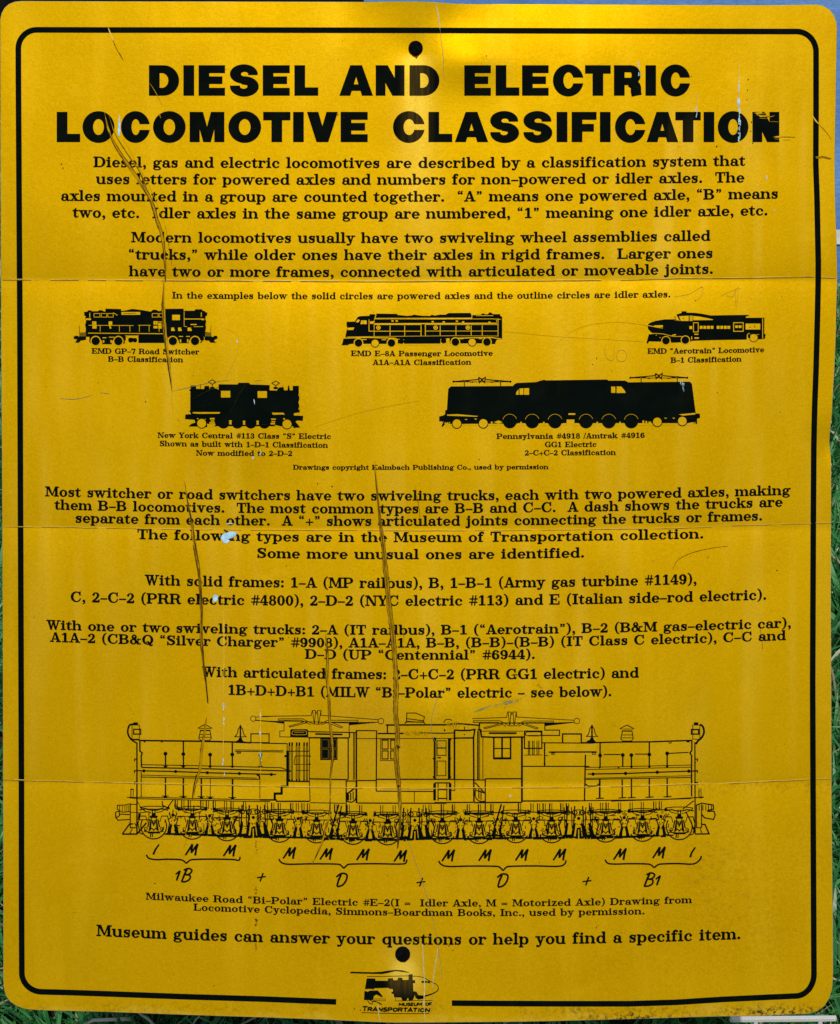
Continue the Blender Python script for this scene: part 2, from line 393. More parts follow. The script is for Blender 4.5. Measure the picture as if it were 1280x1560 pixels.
stemC = lambda x: gR(x, 0, x + CS, CAP)
ft = lambda a, b: gR(a, 0, b, T)
tp = lambda a, b: gR(a, CAP - T, b, CAP)
glyph('A', 755, gQ((85, 10), (145, 10), (385, CAP), (325, CAP)), gQ((310, CAP), (435, CAP), (680, 10), (525, 10)), gR(190, 195, 590, 245), ft(5, 250), ft(435, 750))
glyph('B', 775, stemC(105), tp(20, 440), ft(20, 440), gR(240, 355, 440, 403), gRing((430, 545, 235, 177), (425, 550, 100, 126), -90, 90), gRing((435, 195, 275, 195), (430, 200, 130, 148), -90, 90))
glyph('C', 775, gRing((400, 361, 360, 374), (440, 361, 250, 322), 42, 318), gR(640, 470, 688, 735), gQ((600, 560), (660, 480), (660, 560), (610, 640)), gRing((440, 361, 285, 350), (440, 361, 245, 320), 290, 340))
glyph('D', 830, stemC(105), tp(20, 420), ft(20, 420), gRing((415, 361, 370, 361), (405, 361, 225, 311), -90, 90))
glyph('E', 755, stemC(105), tp(20, 670), ft(20, 690), gR(240, 335, 470, 385), gR(625, CAP - 210, 670, CAP), gR(645, 0, 690, 225), gR(450, 255, 492, 465))
glyph('F', 720, stemC(105), tp(20, 660), ft(20, 380), gR(240, 335, 470, 385), gR(615, CAP - 210, 660, CAP), gR(450, 255, 492, 465))
glyph('G', 830, gRing((400, 361, 360, 374), (440, 361, 250, 322), 42, 318), gR(640, 470, 688, 735), gR(590, 10, 732, 300), gR(500, 270, 800, 318), gQ((600, 560), (660, 480), (660, 560), (610, 640)))
glyph('H', 870, stemC(105), stemC(620), tp(20, 335), ft(20, 335), tp(535, 850), ft(535, 850), gR(240, 335, 630, 388))
glyph('I', 440, stemC(150), tp(45, 400), ft(45, 400))
glyph('J', 645, gR(370, 150, 512, CAP), tp(270, 610), gRing((290, 160, 222, 175), (270, 160, 105, 125), 180, 360), gDot(115, 175, 72))
glyph('K', 810, stemC(105), tp(20, 335), ft(20, 335), gQ((240, 300), (240, 210), (670, 690), (600, 690)), gQ((350, 400), (455, 500), (755, 20), (580, 20)), tp(500, 780), ft(490, 805))
glyph('L', 715, stemC(105), tp(20, 360), ft(20, 670), gR(625, 0, 670, 250))
glyph('M', 975, gR(115, 0, 168, CAP), gQ((100, CAP), (290, CAP), (545, 60), (480, 60)), gQ((480, 60), (530, 60), (760, CAP), (715, CAP)), gR(715, 0, 857, CAP), tp(20, 270), tp(740, 950), ft(20, 265), ft(625, 950))
glyph('N', 830, gR(115, 0, 168, CAP), gQ((100, CAP), (270, CAP), (715, 0), (570, 0)), gR(662, 0, 715, CAP), tp(20, 260), ft(20, 270), tp(555, 820))
glyph('O', 830, gRing((415, 361, 372, 374), (415, 361, 222, 324)))
glyph('P', 755, stemC(105), tp(20, 430), ft(20, 360), gR(240, 300, 430, 350), gRing((425, 511, 285, 211), (420, 511, 140, 161), -90, 90))
glyph('Q', 830, gRing((415, 361, 372, 374), (415, 361, 222, 324)), gS([(330, 160), (450, 190), (520, 60), (620, -60), (760, -20)], [40, 80, 130, 100, 40]))
glyph('R', 810, stemC(105), tp(20, 430), ft(20, 335), gR(240, 335, 450, 383), gRing((435, 530, 265, 194), (430, 530, 125, 144), -90, 90), gS([(430, 360), (560, 290), (600, 120), (690, 25), (800, 70)], [60, 130, 140, 90, 30]))
glyph('S', 665, gS([(540, 520), (490, 640), (340, 700), (190, 650), (140, 545), (220, 440), (400, 350), (520, 250), (510, 120), (350, 25), (180, 70), (95, 220)],
                   [30, 45, 52, 110, 135, 150, 155, 140, 120, 60, 50, 30]), gR(540, 490, 582, 735), gR(70, -10, 112, 245))
glyph('T', 718, gR(285, 0, 427, CAP), tp(45, 675), ft(180, 535), gR(45, 490, 90, CAP), gR(630, 490, 675, CAP))
glyph('U', 830, gR(110, 240, 252, CAP), gR(620, 240, 673, CAP), tp(20, 345), tp(520, 810), gRing((392, 245, 282, 262), (436, 245, 186, 210), 180, 360))
glyph('V', 755, gQ((80, CAP), (240, CAP), (430, 0), (350, 0)), gQ((350, 0), (415, 0), (655, CAP), (590, CAP)), tp(5, 320), tp(500, 750))
glyph('W', 980, gQ((70, CAP), (220, CAP), (370, 0), (290, 0)), gQ((290, 0), (350, 0), (530, CAP), (470, CAP)), gQ((385, CAP), (530, CAP), (690, 0), (610, 0)), gQ((610, 0), (665, 0), (880, CAP), (820, CAP)), tp(0, 300), tp(320, 600), tp(740, 980))
glyph('Y', 720, gQ((60, CAP - 10), (225, CAP - 10), (430, 310), (290, 310)), gQ((350, 310), (420, 310), (650, CAP - 10), (585, CAP - 10)), gR(288, 0, 430, 330), tp(5, 300), tp(495, 715), ft(185, 535))
glyph('0', 574, gRing((287, 345, 245, 360), (287, 345, 108, 312)))
glyph('1', 574, gR(225, 0, 367, 705), gQ((225, 705), (225, 600), (90, 545), (90, 590)), ft(90, 500))
glyph('2', 574, gDot(125, 545, 66), gRing((285, 510, 215, 195), (265, 510, 110, 148), -20, 160), gS([(440, 470), (340, 310), (160, 150), (60, 60)], [110, 95, 60, 40]), gQ((50, 110), (50, 0), (500, 0), (515, 120)), gR(480, 60, 520, 190))
glyph('3', 574, gDot(120, 570, 60), gRing((270, 530, 200, 175), (250, 535, 88, 130), -70, 150), gRing((275, 185, 230, 200), (255, 190, 112, 148), -160, 75), gDot(110, 155, 68), gR(180, 345, 310, 388))
glyph('4', 574, gR(300, 0, 432, 705), gQ((20, 215), (80, 215), (340, 705), (290, 705)), gR(20, 170, 545, 225), ft(220, 520))
glyph('6', 574, gRing((300, 345, 255, 360), (350, 345, 165, 312), 60, 270), gRing((292, 215, 240, 228), (292, 215, 108, 182)), gDot(435, 580, 62))
glyph('7', 574, gQ((60, 705), (60, 590), (540, 600), (540, 705)), gQ((470, 620), (530, 620), (370, 0), (210, 0)), gR(55, 500, 98, 705))
glyph('8', 574, gRing((287, 525, 200, 182), (287, 525, 95, 140)), gRing((287, 190, 235, 205), (287, 190, 112, 155)))
glyph('9', 574, gRing((274, 345, 255, 360), (224, 345, 165, 312), -120, 90), gRing((282, 475, 240, 228), (282, 475, 108, 182)), gDot(140, 110, 62))
glyph('.', 278, gDot(139, 70, 76))
glyph(',', 278, gDot(139, 72, 74), gS([(190, 60), (180, -60), (95, -140)], [50, 50, 25]))
glyph(':', 278, gDot(139, 70, 76), gDot(139, 400, 76))
glyph('(', 395, gS([(330, 780), (190, 640), (120, 330), (190, 20), (330, -130)], [30, 70, 110, 70, 30]))
glyph(')', 395, gS([(65, 780), (205, 640), (275, 330), (205, 20), (65, -130)], [30, 70, 110, 70, 30]))
glyph('#', 640, gQ((190, 0), (240, 0), (330, 705), (280, 705)), gQ((390, 0), (440, 0), (530, 705), (480, 705)), gR(60, 190, 600, 240), gR(80, 430, 620, 480))
glyph('&', 850, gRing((250, 185, 215, 200), (270, 190, 110, 150)), gRing((320, 555, 165, 170), (320, 560, 70, 120)), gQ((190, 520), (330, 520), (720, 20), (540, 20)), gS([(400, 60), (560, 190), (640, 380)], [45, 45, 45]), gR(540, 365, 790, 410), gR(540, 0, 790, 45))
def _q(x, up):
    return gDot(x, 560 if up else 660, 56) + (gS([(x - 40, 570), (x - 30, 660), (x + 40, 735)], [40, 45, 20]) if up else gS([(x + 38, 650), (x + 28, 560), (x - 45, 490)], [40, 45, 20]))
glyph('“', 470, _q(140, True), _q(315, True))
glyph('”', 470, _q(150, False), _q(325, False))
glyph('+', 606, gR(60, 222, 546, 272), gR(278, 5, 328, 490))
glyph('=', 606, gR(60, 150, 546, 200), gR(60, 300, 546, 350))
glyph('–', 500, gR(30, 225, 470, 285))
glyph('/', 290, gQ((-20, -60), (40, -60), (300, 760), (240, 760)))

def swell(poly, e):
    """spread a convex polygon outwards by e, as ink does"""
    n = len(poly)
    ar = sum(poly[i][0] * poly[(i + 1) % n][1] - poly[(i + 1) % n][0] * poly[i][1] for i in range(n))
    if abs(ar) < 1e-6: return poly
    s = 1 if ar > 0 else -1; out = []
    for i in range(n):
        a, b, c = poly[i - 1], poly[i], poly[(i + 1) % n]
        d1 = (b[0] - a[0], b[1] - a[1]); d2 = (c[0] - b[0], c[1] - b[1]); l1 = math.hypot(*d1) or 1e-6; l2 = math.hypot(*d2) or 1e-6
        n1 = (d1[1] / l1 * s, -d1[0] / l1 * s); n2 = (d2[1] / l2 * s, -d2[0] / l2 * s)
        m = (n1[0] + n2[0], n1[1] + n2[1]); q = math.hypot(*m)
        if q < 0.5: m, k = n1, 1
        else: m = (m[0] / q, m[1] / q); k = min(1.5, 1 / max(.3, m[0] * n1[0] + m[1] * n1[1]))
        out.append((b[0] + m[0] * e * k, b[1] + m[1] * e * k))
    return out

def text_line(ink, s, xl, xr, ys, cap, bold=1.0):
    """one line of type fitted between xl and xr; ys = baseline at left, middle, right"""
    em = cap / 0.722
    adv = [GL[c][0] for c in s]
    nat = sum(adv) * em / 1000
    # side bearings of the first and last letter
    g0 = min(p[0] for q in GL[s[0]][1] for p in q); g1 = adv[-1] - max(p[0] for q in GL[s[-1]][1] for p in q)
    hx = em
    track = (xr - xl - nat + (g0 + g1) * em / 1000) / max(1, len(s) - 1)
    goal = 0.012 * em
    if True:
        hx = em * (1 + (track - goal) * (len(s) - 1) / nat)
        track = (xr - xl - sum(adv) * hx / 1000 + (g0 + g1) * hx / 1000) / max(1, len(s) - 1)
    x = xl - g0 * hx / 1000
    yl, ym, yr = ys
    for c, a in zip(s, adv):
        cx = x + a * hx / 2000
        t = (cx - xl) / (xr - xl)
        if t < 0: t = 0
        by = yl * (1 - t) * (1 - 2 * t) + ym * 4 * t * (1 - t) + yr * t * (2 * t - 1)
        sl = (yl * (4 * t - 3) + ym * (4 - 8 * t) + yr * (4 * t - 1)) / (xr - xl)
        for q in GL[c][1]:
            pts = [(x + px * hx / 1000, by - py * em / 1000 + sl * (px - a / 2) * hx / 1000) for px, py in q]
            ink.polys.append(swell(pts, 0.30 + 0.012 * em if em > 15 else 0.36))
        x += a * hx / 1000 + track

TEXT = [
 ('paragraph_lettering', 'black serif paragraph on how axles are counted, directly under the title', 15.4, [
  ('Diesel, gas and electric locomotives are described by a classification system that', 143, 1135, (254.3, 255.6, 252.3)),
  ('uses letters for powered axles and numbers for non–powered or idler axles.  The', 146.7, 1133.7, (280, 281, 277.6)),
  ('axles mounted in a group are counted together.  “A” means one powered axle, “B” means', 93.7, 1184.5, (305.6, 307, 302.3)),
  ('two, etc.  Idler axles in the same group are numbered, “1” meaning one idler axle, etc.', 111, 1168.7, (331, 332.8, 327.8))]),
 ('paragraph_lettering', 'black serif paragraph about trucks and rigid frames', 15.2, [
  ('Modern locomotives usually have two swiveling wheel assemblies called', 200.5, 1082, (368.8, 369.7, 366.5)),
  ('“trucks,” while older ones have their axles in rigid frames.  Larger ones', 197, 1085, (395, 395.6, 392.8)),
  ('have two or more frames, connected with articulated or moveable joints.', 197, 1085.6, (420.5, 421.3, 416.8))]),
 ('note_lettering', 'small line explaining solid and outline circles', 9.8, [
  ('In the examples below the solid circles are powered axles and the outline circles are idler axles.', 262.6, 1021, (454.6, 455.6, 452.8))]),
 ('caption_lettering', 'caption under the road switcher', 7.9, [
  ('EMD GP–7 Road Switcher', 140, 303.5, (538.4, 539.3, 539.8)), ('B–B Classification', 164.8, 278.7, (550.8, 551.3, 551.8))]),
 ('caption_lettering', 'caption under the passenger locomotive', 7.9, [
  ('EMD E–8A Passenger Locomotive', 535, 750.5, (542.2, 542.5, 541.8)), ('A1A–A1A Classification', 568, 717.8, (555.8, 556, 555.4))]),
 ('caption_lettering', 'caption under the streamlined locomotive with raised cab', 7.9, [
  ('EMD “Aerotrain” Locomotive', 986.8, 1164, (538.8, 538, 536.4)), ('B–1 Classification', 1022, 1129.5, (552.6, 551.8, 550.6))]),
 ('caption_lettering', 'three-line caption under the boxy electric locomotive', 7.9, [
  ('New York Central #113 Class “S” Electric', 240.5, 504, (666.8, 667.8, 668.7)), ('Shown as built with 1–D–1 Classification', 244, 499.5, (679.5, 681, 682)),
  ('Now modified to 2–D–2', 299, 445, (693.8, 694.4, 694.6))]),
 ('caption_lettering', 'three-line caption under the long streamlined electric', 7.9, [
  ('Pennsylvania #4918 /Amtrak #4916', 756.8, 981.9, (668.6, 668, 666.8)), ('GG1 Electric', 830.6, 908.4, (681, 681, 680.6)), ('2–C+C–2 Classification', 800, 938, (693.8, 693.5, 693))]),
 ('note_lettering', 'smallest line giving the copyright of the drawings', 7.0, [
  ('Drawings copyright Kalmbach Publishing Co., used by permission', 446.8, 835.4, (715.3, 715.4, 714.6))]),
 ('paragraph_lettering', 'five-line paragraph about switchers above the solid frames list', 14.6, [
  ('Most switcher or road switchers have two swiveling trucks, each with two powered axles, making', 69.4, 1204.4, (755.8, 762.2, 753.6)),
  ('them B–B locomotives.  The most common types are B–B and C–C.  A dash shows the trucks are', 83.4, 1192, (776, 781.8, 771.5)),
  ('separate from each other.  A “+” shows articulated joints connecting the trucks or frames.', 116, 1160.6, (796, 800.8, 792.6)),
  ('The following types are in the Museum of Transportation collection.', 210, 1071, (821, 825.6, 820)),
  ('Some more unusual ones are identified.', 392.8, 889.4, (849.6, 851.6, 849))]),
 ('paragraph_lettering', 'two-line list of locomotives with solid frames', 15.2, [
  ('With solid frames: 1–A (MP railbus), B, 1–B–1 (Army gas turbine #1149),', 221, 1060.6, (891, 895.6, 889.4)),
  ('C, 2–C–2 (PRR electric #4800), 2–D–2 (NYC electric #113) and E (Italian side–rod electric).', 108.4, 1166.9, (916.6, 922.6, 913.2))]),
 ('paragraph_lettering', 'three-line list of locomotives with swiveling trucks', 14.2, [
  ('With one or two swiveling trucks: 2–A (IT railbus), B–1 (“Aerotrain”), B–2 (B&M gas–electric car),', 71, 1204.4, (958.8, 966.6, 955.6)),
  ('A1A–2 (CB&Q “Silver Charger” #9908), A1A–A1A, B–B, (B–B)–(B–B) (IT Class C electric), C–C and', 76.6, 1197, (977.5, 986.2, 974.9)),
  ('D–D (UP “Centennial” #6944).', 465, 814.4, (1003.3, 1004.8, 1003.6))]),
 ('paragraph_lettering', 'two-line list of locomotives with articulated frames', 15.0, [
  ('With articulated frames: 2–C+C–2 (PRR GG1 electric) and', 308.4, 973, (1030.6, 1034.6, 1032)),
  ('1B+D+D+B1 (MILW “Bi–Polar” electric – see below).', 349, 931, (1058.2, 1062.6, 1060.4))]),
 ('note_lettering', 'two-line credit under the big line drawing', 10.3, [
  ('Milwaukee Road “Bi–Polar” Electric #E–2(I =  Idler Axle, M = Motorized Axle) Drawing from', 222.3, 1054, (1370.3, 1380.6, 1375.6)),
  ('Locomotive Cyclopedia, Simmons–Boardman Books, Inc., used by permission.', 295.2, 981.6, (1387, 1395, 1392.8))]),
 ('closing_lettering', 'last large serif line above the lower bolt', 16.6, [
  ('Museum guides can answer your questions or help you find a specific item.', 147.5, 1127.5, (1425.6, 1438.8, 1430.4))]),
]

# ------------------------------------------------------------------ heavy grotesque title letters, drawn at their own size (origin lower left, y up)
def heavy(c, w, h):
    s, b = 16.4, 12.2
    R = gR
    if c == 'I': return R(0, 0, w, h)
    if c == 'L': return R(0, 0, s, h) + R(s, 0, w, 12.8)
    if c == 'E': return R(0, 0, s, h) + R(s, 0, w, b) + R(s, h - b, w, h) + R(s, (h - 11.8) / 2 + .4, w - 4, (h + 11.8) / 2 + .4)
    if c == 'F': return R(0, 0, s, h) + R(s, h - b, w, h) + R(s, h * .345, w - 4, h * .345 + 12)
    if c == 'T': return R(0, h - 13, w, h) + R((w - s) / 2, 0, (w + s) / 2, h - 13)
    if c == 'O': return gRing((w / 2, h / 2, w / 2, h / 2 + 1.2), (w / 2, h / 2, w / 2 - 16.2, h / 2 - 11), n=44)
    if c == 'D':
        k = w - 24
        return R(0, 0, s, h) + R(s, 0, k, b) + R(s, h - b, k, h) + gRing((k, h / 2, w - k, h / 2), (k - 2, h / 2, w - k - 14.5, h / 2 - b), -90, 90, 24)
    if c == 'C':
        g = []
        for q in gRing((w / 2 + .8, h / 2, w / 2 + .4, h / 2 + 1.2), (w / 2 + 1.2, h / 2, w / 2 - 15.4, h / 2 - 11), n=48):
            if max(p[0] for p in q) < w * .55: g.append(q); continue
            for side, keep in ((h / 2 + 4.3, True), (h / 2 - 4.3, False)):
                z = clip_half(q, 1, side, keep)
                if len(z) > 2: g.append(z)
        return g
    if c == 'S':
        g = []; cy = h - 13.4
        for q in gRing((w / 2 - .6, cy, w / 2 - .9, 14.8), (w / 2 + .6, cy - .2, w / 2 - 16.8, 3.3), -30, 275, 40):
            z = clip_half(q, 1, h * .675, True) if min(p[0] for p in q) > w * .5 else q
            if len(z) > 2: g.append(z)
        cy = 14.2
        for q in gRing((w / 2 + .2, cy, w / 2 - .2, 15.6), (w / 2 - .8, cy + .2, w / 2 - 16.6, 3.6), 150, 455, 40):
            z = clip_half(q, 1, h * .335, False) if max(p[0] for p in q) < w * .5 else q
            if len(z) > 2: g.append(z)
        g += gQ((w * .14, h * .52), (w * .42, h * .44), (w * .42, h * .66), (w * .14, h * .70)) + gQ((w * .40, h * .375), (w * .62, h * .34), (w * .62, h * .60), (w * .40, h * .66)) + gQ((w * .6, h * .34), (w * .86, h * .34), (w * .86, h * .53), (w * .6, h * .60))
        return g
    if c == 'A':
        return gQ((0, 0), (16.8, 0), (w * .5, h - 18), (w / 2 - 9, h)) + gQ((w - 16.8, 0), (w, 0), (w / 2 + 9, h), (w * .5, h - 18)) + gQ((w / 2 - 9, h), (w / 2, h - 18), (w / 2 + 9, h)) + gR(13, 7.4, w - 13, 17.6)
    if c == 'V':
        return gQ((0, h), (17.5, h), (w / 2 + .5, 23), (w / 2 - 9, 0)) + gQ((w, h), (w - 17.5, h), (w / 2 - .5, 23), (w / 2 + 9, 0)) + gQ((w / 2 - 9, 0), (w / 2 + 9, 0), (w / 2, 24))
    if c == 'N': return R(0, 0, 15, h) + R(w - 15, 0, w, h) + gQ((0, h), (18.5, h), (w, 0), (w - 18.5, 0))
    if c == 'M': return R(0, 0, 15.4, h) + R(w - 15.4, 0, w, h) + gQ((8, h), (20.5, h), (w / 2 + 1, 20), (w / 2 - 5.8, 0)) + gQ((w - 8, h), (w - 20.5, h), (w / 2 - 1, 20), (w / 2 + 5.8, 0)) + gQ((w / 2 - 5.8, 0), (w / 2 + 5.8, 0), (w / 2 + 1, 22), (w / 2 - 1, 22))
    if c == 'R':
        k = w - 16; q = h * .5
        g = R(0, 0, s, h) + R(s, h - 11, k, h) + R(s, h * .345, k, h * .345 + 11.5)
        g += gRing((k, h * .345 + (h - h * .345) / 2, 14.5, (h - h * .345) / 2), (k - 1, h * .345 + (h - h * .345) / 2, 1.8, (h - h * .345) / 2 - 11.2), -90, 90, 18)
        return g + gS([(k - 2, h * .43), (w - 9.4, h * .32), (w - 8.6, h * .14), (w - 7.4, 0)], [13, 15.4, 16, 15.4], 5)
    return R(0, 0, w, h)

TITLE = [
 [('D', 227, 273), ('I', 279.5, 296), ('E', 302.6, 343), ('S', 350, 394.4), ('E', 400.4, 441.6), ('L', 448.6, 485), ('A', 517, 568.4), ('N', 572.4, 616.4), ('D', 624, 669.6),
  ('E', 707.4, 748), ('L', 755.2, 791.4), ('E', 795.4, 836), ('C', 842, 888), ('T', 891.4, 930.6), ('R', 935.4, 977.6), ('I', 983.4, 999.6), ('C', 1006, 1050.6)],
 [('L', 86.5, 122.3), ('O', 125.8, 174.6), ('C', 184, 227.4), ('O', 233.2, 283), ('M', 289, 342), ('O', 348, 398), ('T', 401, 442.6), ('I', 446.6, 463), ('V', 467.6, 515), ('E', 519, 560.4),
  ('C', 598.4, 646), ('L', 652.8, 689.2), ('A', 693, 744), ('S', 746.6, 791), ('S', 797.2, 841.6), ('I', 848, 864.6), ('F', 871, 909), ('I', 914, 930.4), ('C', 936.6, 982.4), ('A', 985, 1033.4), ('T', 1029, 1067.8), ('I', 1072, 1088.4), ('O', 1093.6, 1140.4), ('N', 1146.4, 1187.4)]]
def title_ink(ink, row, ytop, ybase):
    for c, a, b in row:
        for q in heavy(c, b - a, ybase - ytop):
            ink.poly([(a + px, ybase - py) for px, py in q])

# ------------------------------------------------------------------ printed drawings (each in the pixels of its own enlarged crop: origin + point / scale)
class Draw:
    def __init__(self, ox, oy, s):
        self.ox, self.oy, self.s = ox, oy, s
        self.k = Ink(1.0); self.y = Ink(1.7); self.d = Ink(2.4)      # black, bare yellow left open in it, black details over that
    def t(self, pts): return [(self.ox + a / self.s, self.oy + b / self.s) for a, b in pts]
    def poly(self, pts, L='k'): getattr(self, L).poly(self.t(pts))
    def rect(self, a, b, c, d, L='k'): self.poly([(a, b), (c, b), (c, d), (a, d)], L)
    def line(self, pts, w, L='k', closed=False): getattr(self, L).line(self.t(pts), w / self.s, closed=closed)
    def disc(self, x, y, r, L='k'): (x, y), = self.t([(x, y)]); getattr(self, L).disc(x, y, r / self.s)
    def ring(self, x, y, r, w, a0=0, a1=360, L='k', ry=None): (x, y), = self.t([(x, y)]); getattr(self, L).ring(x, y, r / self.s, w / self.s, a0, a1, 28, ry / self.s if ry else None)
    def wheel(self, x, y, r, rim=6):                 # powered axle: solid circle inside an open rim
        self.disc(x, y, r + rim, 'y'); self.disc(x, y, r, 'd')
    def idler(self, x, y, r, w=4):                   # idler axle: outline circle
        self.disc(x, y, r, 'y'); self.ring(x, y, r + w / 2, w, L='d')
    def build(self, name, parent, label):
        o = self.k.build(name, M_INK, parent, label)
        return o, self.y, self.d

DRAWINGS = []
def road_switcher():
    g = Draw(100, 460, 5.12)
    g.poly([(145, 78), (168, 76), (176, 66), (196, 64), (206, 72), (250, 72), (268, 62), (288, 66), (300, 74), (310, 74), (312, 52), (432, 55), (436, 70), (470, 66), (520, 54), (600, 64), (665, 75), (676, 64), (695, 59), (715, 64), (726, 72), (764, 66), (764, 54),
            (920, 52), (922, 68), (1006, 68), (1012, 57), (1064, 57), (1070, 68), (1086, 70), (1090, 80), (1106, 82), (1104, 106), (1092, 112), (1092, 140), (1098, 150), (1092, 175), (1096, 200), (1090, 236), (1136, 240), (1138, 270), (1152, 272), (1162, 262), (1184, 266), (1186, 284), (1166, 294), (1158, 300), (1174, 318), (1130, 318), (1118, 302), (1085, 300), (1084, 272),
            (160, 272), (160, 296), (118, 302), (104, 318), (76, 318), (84, 300), (92, 292), (66, 290), (62, 270), (86, 262), (108, 270), (108, 240), (156, 238), (158, 210), (152, 180), (160, 150), (154, 122), (158, 112), (146, 106)])
    g.rect(186, 262, 470, 300); g.rect(286, 290, 360, 330); g.rect(800, 262, 1080, 300); g.rect(884, 290, 962, 322)
    g.rect(568, 262, 796, 320); g.disc(508, 297, 20); g.rect(508, 282, 538, 300); g.disc(541, 298, 18); g.rect(446, 280, 462, 324); g.line([(186, 300), (198, 322)], 9); g.line([(1072, 290), (1054, 320)], 9)
    for x in (108, 1134): g.line([(x, 185), (x, 240)], 4)
    y = lambda a, b, c, d: g.rect(a, b, c, d, 'y')
    for x in (235, 412, 837, 1010): g.wheel(x, 305, 33, 8)
    for a, c in ((222, 268), (278, 322), (330, 372), (676, 722), (730, 764)): g.line([(a, 90), (c, 90), (c, 118), (a, 118)], 4, 'y', True)
    g.line([(372, 84), (405, 104)], 5, 'y')
    y(436, 78, 582, 100); g.rect(452, 87, 545, 91, 'd')
    y(832, 100, 892, 142); y(186, 84, 192, 124); y(1056, 82, 1062, 116); y(160, 128, 198, 141)
    y(208, 152, 240, 178); y(210, 184, 242, 208); g.rect(216, 163, 224, 168, 'd'); y(336, 152, 364, 180); g.line([(342, 176), (352, 208)], 12, 'y')
    y(686, 150, 718, 176); y(722, 152, 756, 158); y(722, 164, 748, 184); y(686, 186, 718, 206); y(724, 186, 750, 208); g.rect(696, 160, 706, 166, 'd')
    for a, c in ((824, 852), (878, 906), (952, 984)): y(a, 200, c, 226); g.disc(c, 206, 6, 'd')
    g.line([(180, 182), (532, 184)], 4, 'y'); g.line([(566, 182), (664, 182)], 4, 'y')
    for x in (270, 420, 502, 576, 652, 730): g.line([(x, 184), (x, 232)], 4, 'y')
    g.line([(176, 243), (770, 248)], 6, 'y'); g.line([(925, 72), (925, 190), (948, 192)], 4, 'y'); g.line([(925, 133), (1070, 133)], 7, 'y'); y(1060, 130, 1082, 142)
    y(975, 172, 1022, 180); g.line([(1000, 193), (1075, 192)], 4, 'y')
    for a in (112, 1088): g.line([(a, 250), (a + 48, 250)], 4, 'y'); g.line([(a, 264), (a + 46, 264)], 3, 'y')
    for a, b, c, d in ((288, 276, 318, 283), (338, 272, 380, 278), (292, 298, 302, 318), (350, 296, 360, 318), (884, 266, 916, 272), (940, 266, 970, 272), (892, 292, 902, 316), (948, 290, 958, 316), (466, 262, 568, 268)): y(a, b, c, d)
    g.poly([(462, 262), (572, 262), (556, 282), (490, 278)], 'y'); g.disc(508, 297, 19, 'd'); g.rect(508, 284, 538, 300, 'd'); g.disc(541, 298, 17, 'd'); g.rect(510, 250, 545, 272, 'k')
    return 'locomotive_silhouette', 'black print of a diesel road switcher with open platforms, top left of the drawings', g

